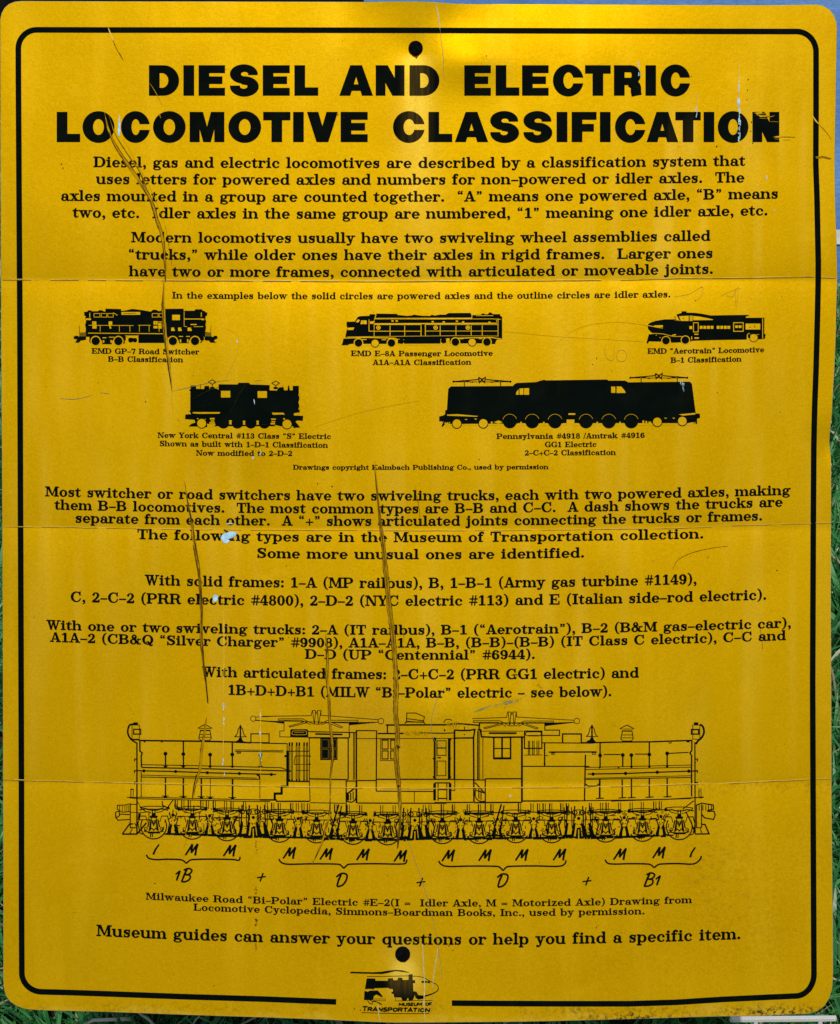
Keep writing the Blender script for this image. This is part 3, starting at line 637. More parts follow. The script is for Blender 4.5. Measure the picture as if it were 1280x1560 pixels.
def passenger():
    g = Draw(510, 460, 4.741)
    g.poly([(50, 314), (58, 290), (62, 268), (76, 262), (80, 235), (90, 188), (85, 165), (87, 143), (145, 142), (160, 118), (172, 105), (190, 102), (250, 100), (252, 96), (250, 88), (286, 88), (292, 92), (302, 84), (450, 86), (456, 94), (480, 96), (520, 100), (555, 98), (572, 91), (600, 96), (640, 100), (690, 100), (702, 92), (722, 98), (740, 95), (760, 91), (800, 92), (822, 80), (980, 79), (990, 95), (1054, 92), (1072, 81), (1088, 90), (1108, 88), (1114, 76), (1130, 76), (1142, 88), (1196, 88), (1196, 100), (1210, 106), (1210, 268), (1172, 272), (1166, 282), (1158, 304), (830, 300), (500, 302), (500, 303), (135, 302), (108, 304), (96, 312)])
    y = lambda a, b, c, d: g.rect(a, b, c, d, 'y')
    g.line([(76, 261), (230, 256), (436, 262), (490, 300)], 7, 'y'); g.line([(1205, 268), (1130, 256), (860, 262), (826, 300)], 7, 'y')
    g.poly([(440, 266), (500, 270), (500, 304), (440, 304)], 'y'); g.disc(482, 284, 19, 'd'); g.rect(456, 270, 480, 300, 'd')
    g.poly([(764, 268), (830, 262), (826, 304), (764, 304)], 'y'); g.disc(786, 280, 20, 'd'); g.rect(790, 266, 806, 296, 'd')
    y(502, 302, 770, 312)
    for x in (172, 410, 872, 1100): g.wheel(x, 296 if x < 600 else 289, 28, 7)
    for x, yy in ((292, 298), (993, 291)): g.idler(x, yy, 26, 5)
    g.line([(300, 88), (288, 124), (990, 120), (992, 95)], 5, 'y'); g.line([(290, 118), (990, 116)], 4, 'y')
    g.line([(288, 124), (700, 124), (1140, 122), (1200, 126)], 4, 'y'); g.line([(290, 158), (1170, 154)], 8, 'y'); g.line([(1170, 132), (1170, 152)], 6, 'y'); g.line([(1020, 99), (1145, 99)], 4, 'y')
    for a, b in ((410, 132), (440, 132), (700, 138), (780, 140), (875, 134), (920, 140), (1110, 142)): y(a, b, a + 16, b + 10)
    g.line([(248, 126), (248, 211), (624, 211), (624, 163), (285, 163)], 5, 'y'); g.line([(285, 130), (285, 250)], 4, 'y')
    g.line([(655, 163), (1180, 163)], 4, 'y'); g.line([(655, 163), (655, 245)], 6, 'y'); g.line([(655, 210), (1180, 210)], 4, 'y'); g.line([(1180, 118), (1180, 250)], 5, 'y')
    for x in (400, 506, 762, 876, 986, 1066): g.line([(x, 170), (x, 246)], 5, 'y')
    g.line([(624, 180), (624, 246)], 6, 'y'); g.line([(90, 252), (860, 244), (1180, 246)], 3, 'y')
    for x in (316, 729, 962): g.disc(x, 185, 16, 'y'); g.ring(x, 185, 8, 3, L='d')
    g.poly([(92, 186), (142, 184), (134, 202), (92, 203)], 'y'); g.poly([(152, 146), (166, 126), (182, 130), (172, 148)], 'y'); g.poly([(186, 160), (192, 133), (230, 133), (232, 160)], 'y'); g.rect(204, 134, 207, 160, 'd')
    g.poly([(256, 140), (284, 140), (278, 158), (256, 158)], 'y')
    for a, b, c, d in ((200, 268, 230, 274), (340, 270, 372, 276), (905, 262, 930, 268), (1040, 262, 1066, 268), (1188, 268, 1200, 272)): y(a, b, c, d)
    for a, c in ((205, 262), (322, 376), (905, 962), (1024, 1070)): g.rect(a, 304 if a < 600 else 300, c, 316, 'y')
    return 'locomotive_silhouette', 'black print of a passenger diesel with slanted nose and round portholes', g

def aerotrain():
    g = Draw(970, 460, 5.818)
    g.poly([(97, 215), (104, 194), (122, 184), (165, 168), (250, 154), (322, 154), (350, 166), (386, 174), (352, 112), (372, 104), (398, 98), (398, 83), (442, 83), (443, 94), (520, 96), (600, 108), (655, 119), (990, 114), (996, 122), (972, 128), (966, 140), (1132, 139), (1132, 282), (1144, 288), (1136, 325), (1112, 332), (1080, 318), (1000, 318), (980, 334), (700, 338), (490, 344), (478, 352), (470, 356), (300, 362), (215, 352), (112, 350), (96, 372), (88, 362), (104, 300), (108, 288), (150, 284), (122, 262), (102, 240)])
    y = lambda a, b, c, d: g.rect(a, b, c, d, 'y')
    g.poly([(324, 148), (352, 116), (382, 168), (360, 168)], 'y'); g.disc(340, 134, 6, 'd'); g.disc(348, 146, 4, 'd'); g.line([(326, 150), (384, 172)], 5, 'd')
    g.poly([(376, 126), (462, 122), (460, 168), (392, 168)], 'y'); g.disc(414, 146, 5, 'd'); y(470, 122, 496, 168); g.line([(482, 124), (482, 166)], 3, 'd'); g.poly([(502, 124), (560, 130), (630, 144), (676, 154), (676, 160), (502, 162)], 'y')
    g.poly([(156, 208), (230, 206), (234, 212), (230, 224), (156, 224), (152, 216)], 'y')
    g.line([(104, 284), (160, 278), (240, 284), (300, 300), (330, 306), (405, 306)], 5, 'y'); g.poly([(305, 300), (330, 286), (350, 286), (346, 296)], 'y')
    for a, b in ((500, 186),): g.line([(504, 184), (546, 184), (546, 266), (504, 266)], 6, 'y', True)
    y(468, 214, 493, 240)
    for x in (560, 592, 624, 656, 710, 742, 774, 804): y(x, 212, x + 25, 238)
    g.line([(860, 184), (945, 184), (945, 260), (860, 260)], 7, 'y', True); y(874, 208, 898, 230); y(904, 208, 930, 230)
    y(966, 192, 1096, 244); g.disc(1004, 224, 5, 'd'); g.rect(1044, 208, 1050, 228, 'd'); g.line([(1117, 146), (1117, 325)], 7, 'y'); g.rect(1132, 284, 1140, 322, 'd')
    y(512, 282, 548, 291); y(512, 314, 552, 326); y(484, 306, 492, 332)
    for x, yy in ((260, 343), (432, 338)): g.wheel(x, yy, 34, 7)
    g.line([(208, 372), (222, 352)], 8, 'y'); g.line([(302, 366), (300, 350)], 8, 'y'); g.line([(478, 360), (470, 346)], 5, 'y'); g.disc(208, 316, 4, 'y'); g.disc(174, 294, 4, 'y')
    g.poly([(976, 336), (978, 290), (990, 276), (1100, 276), (1110, 300), (1092, 330), (1078, 336)], 'y'); g.rect(986, 284, 1008, 320, 'd'); g.rect(1000, 268, 1112, 286, 'd'); g.rect(1072, 290, 1100, 330, 'd'); g.rect(1086, 284, 1110, 318, 'd')
    g.idler(1038, 317, 34, 5)
    return 'locomotive_silhouette', 'black print of a rounded streamlined locomotive with a raised cab and small square windows', g

def box_electric():
    g = Draw(230, 565, 4.267)
    g.poly([(258, 95), (294, 95), (294, 116), (345, 118), (350, 98), (378, 98), (380, 114), (428, 116), (440, 122), (440, 87), (564, 88), (570, 77), (638, 77), (645, 88), (772, 92), (772, 126), (818, 128), (832, 108), (862, 104), (866, 126), (888, 126), (892, 98), (898, 92), (904, 126), (922, 126), (922, 97), (962, 97), (962, 150), (966, 180), (962, 200), (968, 270), (930, 275), (930, 290), (990, 292), (988, 326), (952, 322), (940, 330), (972, 368), (925, 371), (912, 360), (420, 360), (360, 366), (300, 362), (244, 362), (262, 345), (290, 335), (282, 318), (222, 314), (224, 284), (262, 280), (250, 262), (256, 255), (256, 130), (250, 128), (252, 120), (258, 118)])
    y = lambda a, b, c, d: g.rect(a, b, c, d, 'y')
    y(262, 96, 268, 97); y(456, 130, 516, 173); y(694, 132, 754, 175)
    g.poly([(272, 268), (450, 268), (446, 278), (310, 279), (272, 276)], 'y'); g.line([(788, 272), (868, 284)], 3, 'y'); g.poly([(788, 272), (862, 272), (868, 283), (792, 285)], 'y')
    for a, b, c, d in ((384, 306, 414, 316), (388, 322, 412, 330), (380, 334, 416, 343), (505, 322, 530, 348), (592, 324, 615, 350), (682, 324, 705, 350), (782, 310, 812, 318), (784, 326, 808, 334), (778, 338, 806, 348), (345, 312, 356, 320), (860, 308, 872, 316), (300, 308, 310, 314), (365, 345, 420, 352)): y(a, b, c, d)
    g.poly([(366, 352), (418, 352), (404, 368), (366, 368)], 'y'); g.poly([(806, 352), (850, 362), (806, 364)], 'y')
    for x in (472, 562, 650, 738): g.disc(x, 337, 38, 'd'); g.ring(x, 337, 36, 1.6, 20, 150, 'y')
    g.k.polys and None
    for x, yy in ((330, 341), (885, 346)): g.idler(x, yy, 29, 5)
    for x, t in ((399, 0), (811, 8)): g.line([(x, 58 + t), (x + 25, 72 + t), (x, 88 + t), (x - 25, 72 + t)], 5, closed=True); g.line([(x, 86 + t), (x, 120)], 5); g.rect(x - 14, 104, x + 14, 118)
    g.line([(322, 85), (322, 118)], 4)
    g.disc(921, 364, 5, 'y')
    for b in (150, 200, 240): y(960, b, 964, b + 12)
    return 'locomotive_silhouette', 'black print of a boxy electric with two windows and a low bonnet at both ends', g

def long_electric():
    g = Draw(660, 565, 3.048)
    g.poly([(56, 200), (56, 184), (64, 180), (70, 84), (82, 72), (370, 70), (380, 60), (388, 56), (478, 52), (496, 46), (516, 41), (524, 44), (806, 40), (816, 45), (892, 45), (906, 53), (1192, 50), (1202, 60), (1212, 140), (1218, 186), (1220, 198), (1238, 198), (1240, 218), (1226, 222), (1226, 246), (1216, 248), (1206, 238), (1180, 243), (1000, 243), (930, 243), (270, 245), (150, 246), (84, 250), (62, 240), (44, 260), (38, 258), (48, 236), (28, 234), (28, 212), (50, 206)])
    y = lambda a, b, c, d: g.rect(a, b, c, d, 'y')
    g.poly([(384, 110), (388, 96), (400, 82), (446, 80), (445, 111)], 'y'); g.line([(399, 82), (399, 111)], 4, 'd'); g.line([(421, 80), (421, 111)], 3, 'd')
    y(827, 73, 846, 102); g.poly([(852, 72), (874, 73), (890, 92), (894, 102), (852, 103)], 'y')
    g.poly([(64, 203), (112, 201), (210, 210), (200, 213), (95, 209), (66, 208)], 'y'); g.poly([(1140, 202), (1218, 195), (1218, 202), (1160, 208)], 'y')
    for x in (356, 460, 566, 710, 816, 920): g.ring(x, 234, 33, 1.6, 20, 165, 'y'); g.disc(x, 235, 32.2, 'd')
    for x, yy in ((110, 245), (233, 244), (1041, 237), (1157, 233)): g.idler(x, yy, 20, 4)
    for a, c in ((60, 88), (132, 212), (256, 320), (392, 426), (496, 532), (602, 620), (656, 674), (744, 782), (850, 886), (954, 1018), (1063, 1136), (1180, 1196)): y(a, 247 if a < 300 else 243, c, 254)
    g.poly([(282, 238), (304, 230), (322, 238), (304, 246)], 'y'); g.rect(620, 226, 656, 246, 'y'); y(628, 197, 660, 204); y(268, 236, 276, 244); y(972, 230, 980, 243); y(986, 233, 994, 243); y(1000, 236, 1012, 243)
    for x in (408, 514, 762, 868): g.disc(x, 240, 4, 'y')
    for a, b in ((146, 224), (190, 222), (1072, 218), (1110, 218)): g.poly([(a, b), (a + 14, b), (a + 8, b + 5)], 'y')
    for x in (54, 66, 74, 1204, 1214): y(x, 238, x + 4, 262)
    for cx, cy in ((227, 48), (1048, 30)):
        m = lambda a, b: (cx + a, cy + b)
        g.line([m(-136, 2), m(-60, -4), m(-18, -8)], 5); g.line([m(136, 2), m(60, -4), m(18, -8)], 5); g.line([m(-136, 3), m(136, 3)], 3); g.line([m(-90, -4), m(-40, 6)], 4); g.line([m(90, -4), m(40, 6)], 4)
        g.line([m(-16, -18), m(-12, 6), m(0, -6), m(12, 6), m(16, -18), m(0, -8), m(-16, -18)], 6); g.line([m(-82, 2), m(-82, 24)], 4); g.line([m(86, 2), m(86, 22)], 4)
        g.disc(cx - 132, cy + 2, 5); g.disc(cx + 132, cy + 2, 5)
    return 'locomotive_silhouette', 'longest black print: a streamlined electric with two overhead current collectors', g

def cubic(pts, n=6): return spline(pts, n)

def bipolar():
    """outline drawing of the long bi-polar electric above the axle letters"""
    ink = Ink(1.0); op = Ink(1.7); det = Ink(2.4)
    cur = [160, 1070]
    S = 4.923
    def t(p): return [(cur[0] + a / S, cur[1] + b / S) for a, b in p]
    def ln(p, w=5, c=False): ink.line(t(p), max(1.0, w / S * 1.35), closed=c)
    def bx(a, b, c, d, w=5): ln([(a, b), (c, b), (c, d), (a, d)], w, True)
    def fl(p): ink.poly(t(p))
    def fr(a, b, c, d): fl([(a, b), (c, b), (c, d), (a, d)])
    def dot(x, y, r=12): (q,) = t([(x, y)]); ink.disc(q[0], q[1], r / S, 12)
    def rg(x, y, r, w=5, a0=0, a1=360): (q,) = t([(x, y)]); ink.ring(q[0], q[1], r / S, w / S, a0, a1)
    # ---- left end
    ln([(255, 286), (750, 292), (960, 297), (1095, 303)], 9); ln([(1095, 300), (1095, 236), (1231, 236), (1231, 302), (1095, 302)], 6); ln([(1110, 304), (1367, 308)], 4)
    ln(cubic([(214, 163), (184, 172), (171, 218), (182, 258), (206, 284)]), 10); fr(213, 150, 247, 168); bx(203, 170, 258, 276, 4); bx(215, 202, 268, 238, 7)
    ln([(190, 280), (256, 282)], 6); ln([(203, 285), (240, 306), (240, 988)], 8); ln([(262, 285), (262, 365), (280, 380), (272, 402), (274, 486)], 8); ln([(272, 520), (272, 712)], 5)
    for y in (425, 512, 598): ln([(222, y + 18), (222, y), (240, y)], 6)
    for x, ya, r in ((454, 385, 1), (588, 290, 1), (789, 392, 1), (955, 297, 1), (1166, 395, 1)): ln([(x, ya), (x + 1, 488)], 8)
    ln([(716, 345), (716, 480)], 4)
    for x, y in ((454, 385), (588, 388), (789, 392), (955, 391), (1166, 395)): dot(x, y, 15)
    for x in (290, 420): fr(x, 286, x + 14, 300)
    for x in (454, 588, 789, 955, 1166): fl([(x - 20, 476), (x + 20, 476), (x, 494)])
    ln([(275, 467), (740, 476), (1320, 490), (1370, 508)], 5); ln([(275, 488), (800, 499), (1400, 515)], 7)
    ln([(240, 512), (530, 519), (768, 528), (1008, 534), (1285, 541)], 7)
    for x, y in ((292, 514), (530, 519), (768, 528), (1008, 534), (1248, 541)): dot(x, y)
    ln([(275, 545), (1140, 568)], 4); ln([(275, 560), (1155, 578)], 5); ln([(1138, 540), (1158, 552), (1160, 578)], 9)
    for x, y, w in ((454, 565, 8), (588, 568, 9), (723, 570, 9), (790, 572, 4), (957, 576, 10), (1162, 580, 4)): ln([(x, y), (x, 714 + (x - 454) * .012)], w); x < 1100 and ln([(x - 30, y + 137), (x + 26, y + 138)], 5); x < 1100 and fr(x - 13, y + 138, x + 13, y + 148)
    ln([(165, 713), (270, 711), (990, 728), (1162, 731)], 5); ln([(185, 716), (240, 722), (990, 741), (1240, 744)], 5); fl([(165, 714), (200, 706), (200, 720)]); ln([(1162, 731), (1290, 732)], 9)
    ln([(195, 655), (195, 710)], 5); ln([(212, 655), (212, 706)], 4); ln([(190, 652), (216, 652)], 6)
    def vent(x, y):
        ln([(x - 54, y + 24), (x, y - 4), (x + 54, y + 24)], 5); ln([(x - 46, y + 26), (x + 46, y + 26)], 3); ln([(x - 38, y + 41), (x + 42, y + 41)], 7); ln([(x - 34, y + 44), (x - 46, y + 100), (x - 30, y + 116), (x + 34, y + 116), (x + 48, y + 98), (x + 38, y + 44)], 5)
        ln([(x - 38, y + 70), (x + 42, y + 70)], 4); ln([(x - 42, y + 92), (x + 44, y + 92)], 3); ln([(x - 22, y + 123), (x + 30, y + 123)], 6)
    def bell(x, y):
        ln([(x - 44, y + 88), (x - 28, y + 74), (x - 20, y + 50), (x - 17, y + 30), (x - 7, y + 18), (x + 7, y + 18), (x + 17, y + 30), (x + 20, y + 50), (x + 28, y + 74), (x + 44, y + 88)] + [(x - 44, y + 88)], 5); ln([(x, y), (x, y + 124)], 9); dot(x, y + 14, 8)
        fl([(x - 46, y + 126), (x - 16, y + 112), (x - 8, y + 94), (x + 10, y + 94), (x + 14, y + 112), (x + 34, y + 130), (x - 10, y + 134)])
    vent(750, 170); bell(1016, 170)
    rg(1112, 122, 20, 5); ln([(1132, 110), (1280, 104), (1548, 100)], 3.5); ln([(1130, 134), (1340, 152)], 6)
    ln([(975, 356), (1338, 362)], 3); ln([(975, 366), (1338, 372)], 5); bx(990, 374, 1018, 382, 4)
    # coupler and pilot
    ln([(92, 772), (150, 770), (190, 760), (190, 820), (130, 824), (94, 802)], 5, True)
    for x in (110, 130, 150, 165, 178): ln([(x, 772), (x, 818)], 3.5)
    ln([(84, 820), (108, 818), (110, 850), (84, 866), (98, 884), (190, 878), (190, 842), (112, 838)], 6); ln([(80, 822), (82, 866)], 7); ln([(190, 765), (238, 765)], 5); ln([(190, 765), (190, 940), (238, 940)], 6); ln([(190, 825), (238, 825)], 4)
    ln([(130, 988), (184, 913), (212, 911)], 8); ln([(130, 988), (240, 988), (312, 902)], 9); ln([(186, 986), (206, 944)], 5); ln([(222, 905), (236, 930)], 6)
    ln([(245, 745), (270, 790), (330, 800), (400, 800), (440, 790)], 4); ln([(240, 830), (330, 820), (330, 880), (250, 880)], 5); fl([(250, 835), (270, 832), (262, 878), (246, 880)]); ln([(430, 738), (430, 770), (470, 790), (510, 732)], 6)
    # ---- centre, first cab (crop origin 400)
    cur[0] = 400
    ln([(0, 104), (365, 100), (373, 62), (398, 62), (404, 88), (412, 62), (440, 62), (438, 97), (870, 130)], 4); ln([(376, 66), (388, 160)], 4); ln([(398, 66), (390, 160)], 4); ln([(412, 66), (420, 160)], 4); ln([(438, 66), (422, 160)], 4)
    fl([(0, 138), (162, 140), (162, 160)]); rg(888, 140, 21, 5); fl([(650, 150), (868, 146), (868, 151), (650, 172)])
    ln([(118, 123), (298, 123), (382, 162), (424, 164), (492, 134), (716, 134), (716, 147)], 4); ln([(118, 123), (118, 134), (290, 134), (360, 166)], 4); ln([(440, 166), (500, 148), (716, 148)], 4)
    ln([(204, 186), (198, 178), (310, 148)], 4); ln([(204, 186), (338, 152)], 4); ln([(486, 152), (590, 192), (600, 184), (520, 150)], 4)
    ln([(162, 140), (162, 213), (130, 215), (130, 258), (350, 262)], 4); fr(208, 206, 343, 262); fr(214, 201, 336, 210)
    p = t(cubic([(230, 214), (222, 228), (232, 242), (320, 242), (330, 228), (320, 214), (230, 214)])); op.line(p, 0.7); op.line(t([(240, 226), (312, 226)]), 0.5)
    ln([(343, 219), (700, 227)], 6); ln([(345, 265), (648, 267)], 8); ln([(395, 237), (600, 241)], 9); ln([(162, 140), (650, 155), (650, 268)], 4); ln([(655, 226), (655, 266)], 4)
    fr(433, 270, 563, 432)
    for a, b, c, d in ((444, 280, 494, 342), (506, 280, 554, 342), (444, 352, 494, 420), (506, 352, 554, 420)): op.line(t([(a, b), (c, b), (c, d), (a, d)]), 0.22, closed=True)
    ln([(352, 262), (352, 590), (357, 740)], 5); ln([(643, 268), (643, 580)], 7); ln([(683, 225), (683, 580)], 4); ln([(690, 225), (690, 580)], 3); ln([(704, 210), (704, 580)], 9); ln([(856, 212), (853, 665)], 7); ln([(703, 211), (858, 213)], 6)
    ln([(355, 573), (640, 580)], 7); ln([(703, 586), (855, 586)], 6); ln([(855, 577), (1443, 577)], 7); ln([(703, 272), (1580, 270)], 4); ln([(853, 666), (1275, 668)], 6); ln([(1139, 672), (1139, 750)], 4)
    for x in (198, 218, 252, 272, 308, 330): ln([(x, 318), (x, 585)], 3.2); ln([(x + 8, 318), (x + 8, 585)], 3.2); fr(x - 2, 300, x + 11, 326); fr(x - 1, 576, x + 9, 588)
    ln([(185, 366), (352, 366)], 5); ln([(194, 591), (355, 594)], 8); ln(cubic([(236, 465), (245, 410), (265, 402), (352, 402)]), 4); ln([(236, 465), (352, 465)], 3); ln([(250, 510), (350, 510)], 3); dot(356, 403, 7); dot(355, 463, 7); dot(172, 403, 9)
    ln([(187, 362), (187, 630), (144, 632), (144, 684), (92, 684), (92, 738)], 13)
    ln([(0, 307), (185, 310), (185, 362)], 5); ln([(100, 742), (357, 742)], 8); ln([(358, 752), (620, 757)], 5); ln([(628, 588), (628, 830)], 7); ln([(628, 590), (700, 590)], 6); ln([(705, 585), (705, 756)], 10); ln([(712, 755), (1380, 757)], 7)
    ln([(632, 690), (700, 636)], 9); ln(cubic([(632, 740), (670, 748), (700, 718), (700, 640)]), 7); ln([(645, 690), (645, 735)], 7); ln([(662, 680), (662, 735)], 7); ln([(680, 668), (680, 730)], 6); fr(630, 675, 645, 735)
    bx(885, 276, 1010, 436, 3.5); bx(897, 284, 942, 350, 6); bx(897, 364, 942, 424, 6); bx(962, 284, 1004, 350, 6); bx(962, 364, 1004, 424, 6)
    ln([(925, 170), (1375, 168), (1460, 160)], 9); ln([(937, 172), (937, 230)], 7); ln([(865, 234), (1060, 233)], 8); ln([(1180, 228), (1340, 232), (1440, 229)], 6)
    ln([(1082, 80), (1150, 80), (1215, 108), (1206, 150), (1080, 142)], 5, True); ln([(1082, 122), (1205, 138)], 5); ln([(1066, 160), (1080, 146), (1208, 148), (1218, 160)], 6)
    # ---- centre, second cab (crop origin 620)
    cur[0] = 620
    for x, w in ((207, 9), (218, 4), (310, 4), (320, 11)): ln([(x, 268), (x, 572)], w)
    bx(227, 288, 294, 398, 4.5); ln([(227, 342), (294, 342)], 7); bx(227, 440, 292, 550, 4.5); ln([(228, 415), (256, 415)], 7); fr(196, 264, 218, 290); dot(326, 278, 8)
    for y in (422, 560): dot(200, y, 7); dot(326, y, 7)
    ln([(357, 207), (357, 577)], 10); ln([(357, 207), (400, 211), (470, 210), (510, 204), (500, 265), (503, 752)], 9); ln([(362, 266), (500, 264)], 5); ln([(362, 578), (500, 580)], 6); ln([(359, 577), (359, 662), (335, 662)], 5); ln([(432, 182), (432, 212)], 5); dot(432, 242, 5)
    ln([(208, 604), (326, 604)], 7)
    for x in (208, 324): ln([(x, 606), (x, 736)], 15)
    ln([(234, 606), (234, 738)], 6); ln([(300, 606), (300, 738)], 6); ln([(235, 652), (300, 652)], 10); ln([(235, 721), (300, 721)], 7)
    ln([(0, 668), (200, 668)], 6); ln([(56, 672), (56, 750)], 4); ln([(205, 752), (500, 750)], 7); ln([(275, 152), (290, 130), (320, 128), (340, 136)], 5); ln([(340, 158), (420, 162), (540, 172)], 8); ln([(280, 198), (282, 218)], 4); dot(286, 210, 5)
    ln([(530, 206), (553, 206), (560, 258), (650, 262), (878, 260)], 9); ln([(546, 216), (872, 216)], 3); ln([(615, 231), (823, 231)], 10); ln([(533, 215), (533, 580)], 9); ln([(546, 215), (546, 580)], 3); ln([(570, 262), (570, 580)], 4)
    ln([(545, 155), (542, 200)], 8); ln([(545, 155), (1035, 155), (1035, 208), (1145, 208), (1145, 248), (1015, 248)], 6)
    ln([(490, 122), (748, 113), (755, 72), (782, 72), (787, 94), (795, 72), (822, 72), (822, 110), (1254, 134)], 4); ln([(760, 76), (770, 170)], 4); ln([(780, 76), (774, 170)], 4); ln([(797, 76), (802, 170)], 4); ln([(820, 76), (806, 170)], 4)
    rg(1275, 140, 21, 5); fl([(1035, 155), (1254, 146), (1254, 152), (1035, 178)])
    ln([(497, 138), (700, 138), (766, 176), (818, 176), (880, 140), (1100, 140), (1100, 152)], 4); ln([(497, 138), (497, 151), (690, 151), (745, 180)], 4); ln([(835, 180), (890, 152), (1100, 152)], 4)
    ln([(584, 198), (578, 190), (690, 162)], 4); ln([(584, 198), (712, 166)], 4); ln([(860, 162), (975, 200), (984, 192), (892, 162)], 4)
    bx(652, 262, 778, 422, 9); ln([(714, 262), (714, 422)], 10); ln([(650, 346), (780, 346)], 6); fr(648, 412, 782, 426)
    ln([(863, 258), (863, 746)], 11); bx(882, 216, 1012, 345, 7); ln(cubic([(896, 222), (890, 236), (904, 250), (994, 250), (1006, 236), (998, 222), (896, 222)]), 5); ln([(912, 250), (990, 250)], 7)
    for x in (911, 921, 942, 954, 976, 990): ln([(x, 288), (x, 398)], 5)
    ln([(882, 396), (1015, 394)], 4); ln([(870, 480), (1370, 480)], 6); ln([(588, 573), (860, 573)], 7); ln([(588, 573), (588, 820)], 7); ln([(505, 582), (585, 582)], 6); ln([(510, 600), (580, 676)], 7); ln(cubic([(515, 640), (515, 710), (545, 740), (585, 742)]), 6); ln([(540, 640), (540, 722)], 6); ln([(556, 660), (556, 730)], 6); ln([(520, 660), (585, 680)], 7)
    ln([(505, 752), (860, 750), (865, 740), (1290, 738)], 8); ln([(1168, 305), (1168, 237), (1308, 237), (1308, 304)], 8); ln([(1015, 303), (1400, 306)], 6); ln([(1033, 308), (1033, 480)], 8); ln([(1035, 398), (1060, 398)], 4); dot(1033, 460, 8); ln([(1065, 373), (1424, 372)], 8); bx(1086, 380, 1106, 390, 4)
    # ---- right end (crop origin 850)
    cur[0] = 850
    ln([(170, 303), (225, 303), (500, 297), (690, 296), (1010, 285)], 8); vent(518, 174); bell(256, 168)
    for x, a, b in ((317, 300, 490), (487, 395, 485), (552, 395, 490), (686, 297, 490), (820, 385, 487)): ln([(x, a), (x, b)], 8)
    for x, y in ((317, 398), (487, 395), (552, 396), (686, 391), (820, 383)): dot(x, y, 15)
    for a, b in (((345, 391), (470, 391)), ((578, 388), (670, 388)), ((820, 383), (980, 375))): ln([a, b], 6)
    bx(258, 378, 282, 390, 4); bx(834, 292, 850, 306, 4); fr(964, 286, 988, 300)
    ln([(207, 392), (200, 736)], 8); ln([(210, 488), (1000, 470)], 4); ln([(210, 504), (1000, 486)], 4); ln([(225, 538), (508, 533), (746, 524), (982, 516), (1046, 514)], 7)
    for x, y in ((264, 538), (508, 533), (746, 524), (982, 516)): dot(x, y, 13)
    for x in (313, 455, 552, 686, 820): fl([(x - 13, 488 - x * .012), (x + 13, 488 - x * .012), (x, 502 - x * .012)])
    ln([(210, 570), (1000, 550)], 3); ln([(210, 578), (1000, 563)], 5); ln([(205, 610), (226, 628), (290, 628), (312, 608)], 7)
    for x, a, w in ((314, 580, 10), (483, 578, 8), (552, 575, 8), (686, 572, 8), (820, 570, 8)): ln([(x, a), (x, 724 - (x - 314) * .02)], w); ln([(x - 28, 722 - (x - 314) * .025), (x + 32, 718 - (x - 314) * .025)], 6)
    ln([(0, 741), (800, 728), (1095, 711)], 6); ln([(400, 742), (1000, 722)], 4); ln([(1005, 285), (1005, 362), (990, 378), (1003, 398), (1003, 706)], 8); ln([(1028, 298), (1030, 988)], 7)
    fr(1020, 150, 1053, 168); bx(1012, 170, 1065, 276, 4); bx(1002, 204, 1056, 238, 8); ln(cubic([(1066, 166), (1088, 182), (1096, 224), (1080, 262), (1050, 290), (1036, 314)]), 11)
    for y in (425, 512, 600): ln([(1030, y), (1047, y), (1047, y + 18)], 6)
    rg(1066, 655, 9, 4); ln([(1058, 664), (1058, 706)], 5); ln([(1074, 664), (1074, 706)], 4); fl([(1060, 706), (1098, 708), (1080, 720), (1060, 718)]); ln([(935, 802), (1020, 738)], 6)
    ln([(1040, 770), (1080, 756), (1166, 770), (1168, 800), (1120, 812)], 7)
    for x in (1060, 1088, 1110, 1130, 1152): ln([(x, 770), (x, 812)], 5)
    ln([(1120, 818), (1170, 816), (1180, 845), (1168, 878), (1100, 866), (1080, 840)], 7); ln([(1040, 765), (1040, 940), (1078, 940), (1078, 765)], 6); ln([(1030, 988), (1134, 986), (1104, 916), (1078, 914)], 8); ln([(1084, 986), (1066, 944)], 5); ln([(960, 820), (1000, 900), (1030, 985)], 7)
    # ---- running gear
    r = random.Random(3)
    W = [(234.3, 1278.2), (293, 1278.6), (346, 1281), (426, 1283.2), (482.5, 1284.2), (538, 1286.5), (590.5, 1287.2), (674, 1285.4), (730, 1285.4), (786, 1284), (840.5, 1284), (923, 1283), (979, 1281.8), (1035, 1279.4)]
    def L(p, w=1.0): ink.line(p, max(1.05, w * 1.25))
    def F(p): ink.poly(p)
    def base(x): return float(np.interp(x, [w_[0] for w_ in W], [w_[1] for w_ in W])) + 0.3
    for i, (cx, yb) in enumerate(W):
        idl = i in (0, 13)
        ink.ring(cx, yb - 19.8, 19.6, 1.9, 205 if not idl else 150, 335 if not idl else 390, 26)
        y0 = yb - 20
        # journal box, wedges, shoe
        F([(cx - 7, y0 + 2), (cx - 4.5, y0 - 13), (cx - 3, y0 - 13), (cx - 4, y0 + 6), (cx - 8, y0 + 9)]); F([(cx + 7, y0 + 2), (cx + 4.5, y0 - 13), (cx + 3, y0 - 13), (cx + 4, y0 + 6), (cx + 8, y0 + 9)])
        L([(cx - 6, y0 - 14), (cx + 6, y0 - 14)], 2.2); L([(cx - 3, y0 - 9), (cx, y0 - 3), (cx + 3, y0 - 9)], 1.4); ink.ring(cx, y0 - 5, 2.6, 1.1); L([(cx - 3.6, y0 + 3), (cx, y0 + 6.5), (cx + 3.6, y0 + 3)], 1.4)
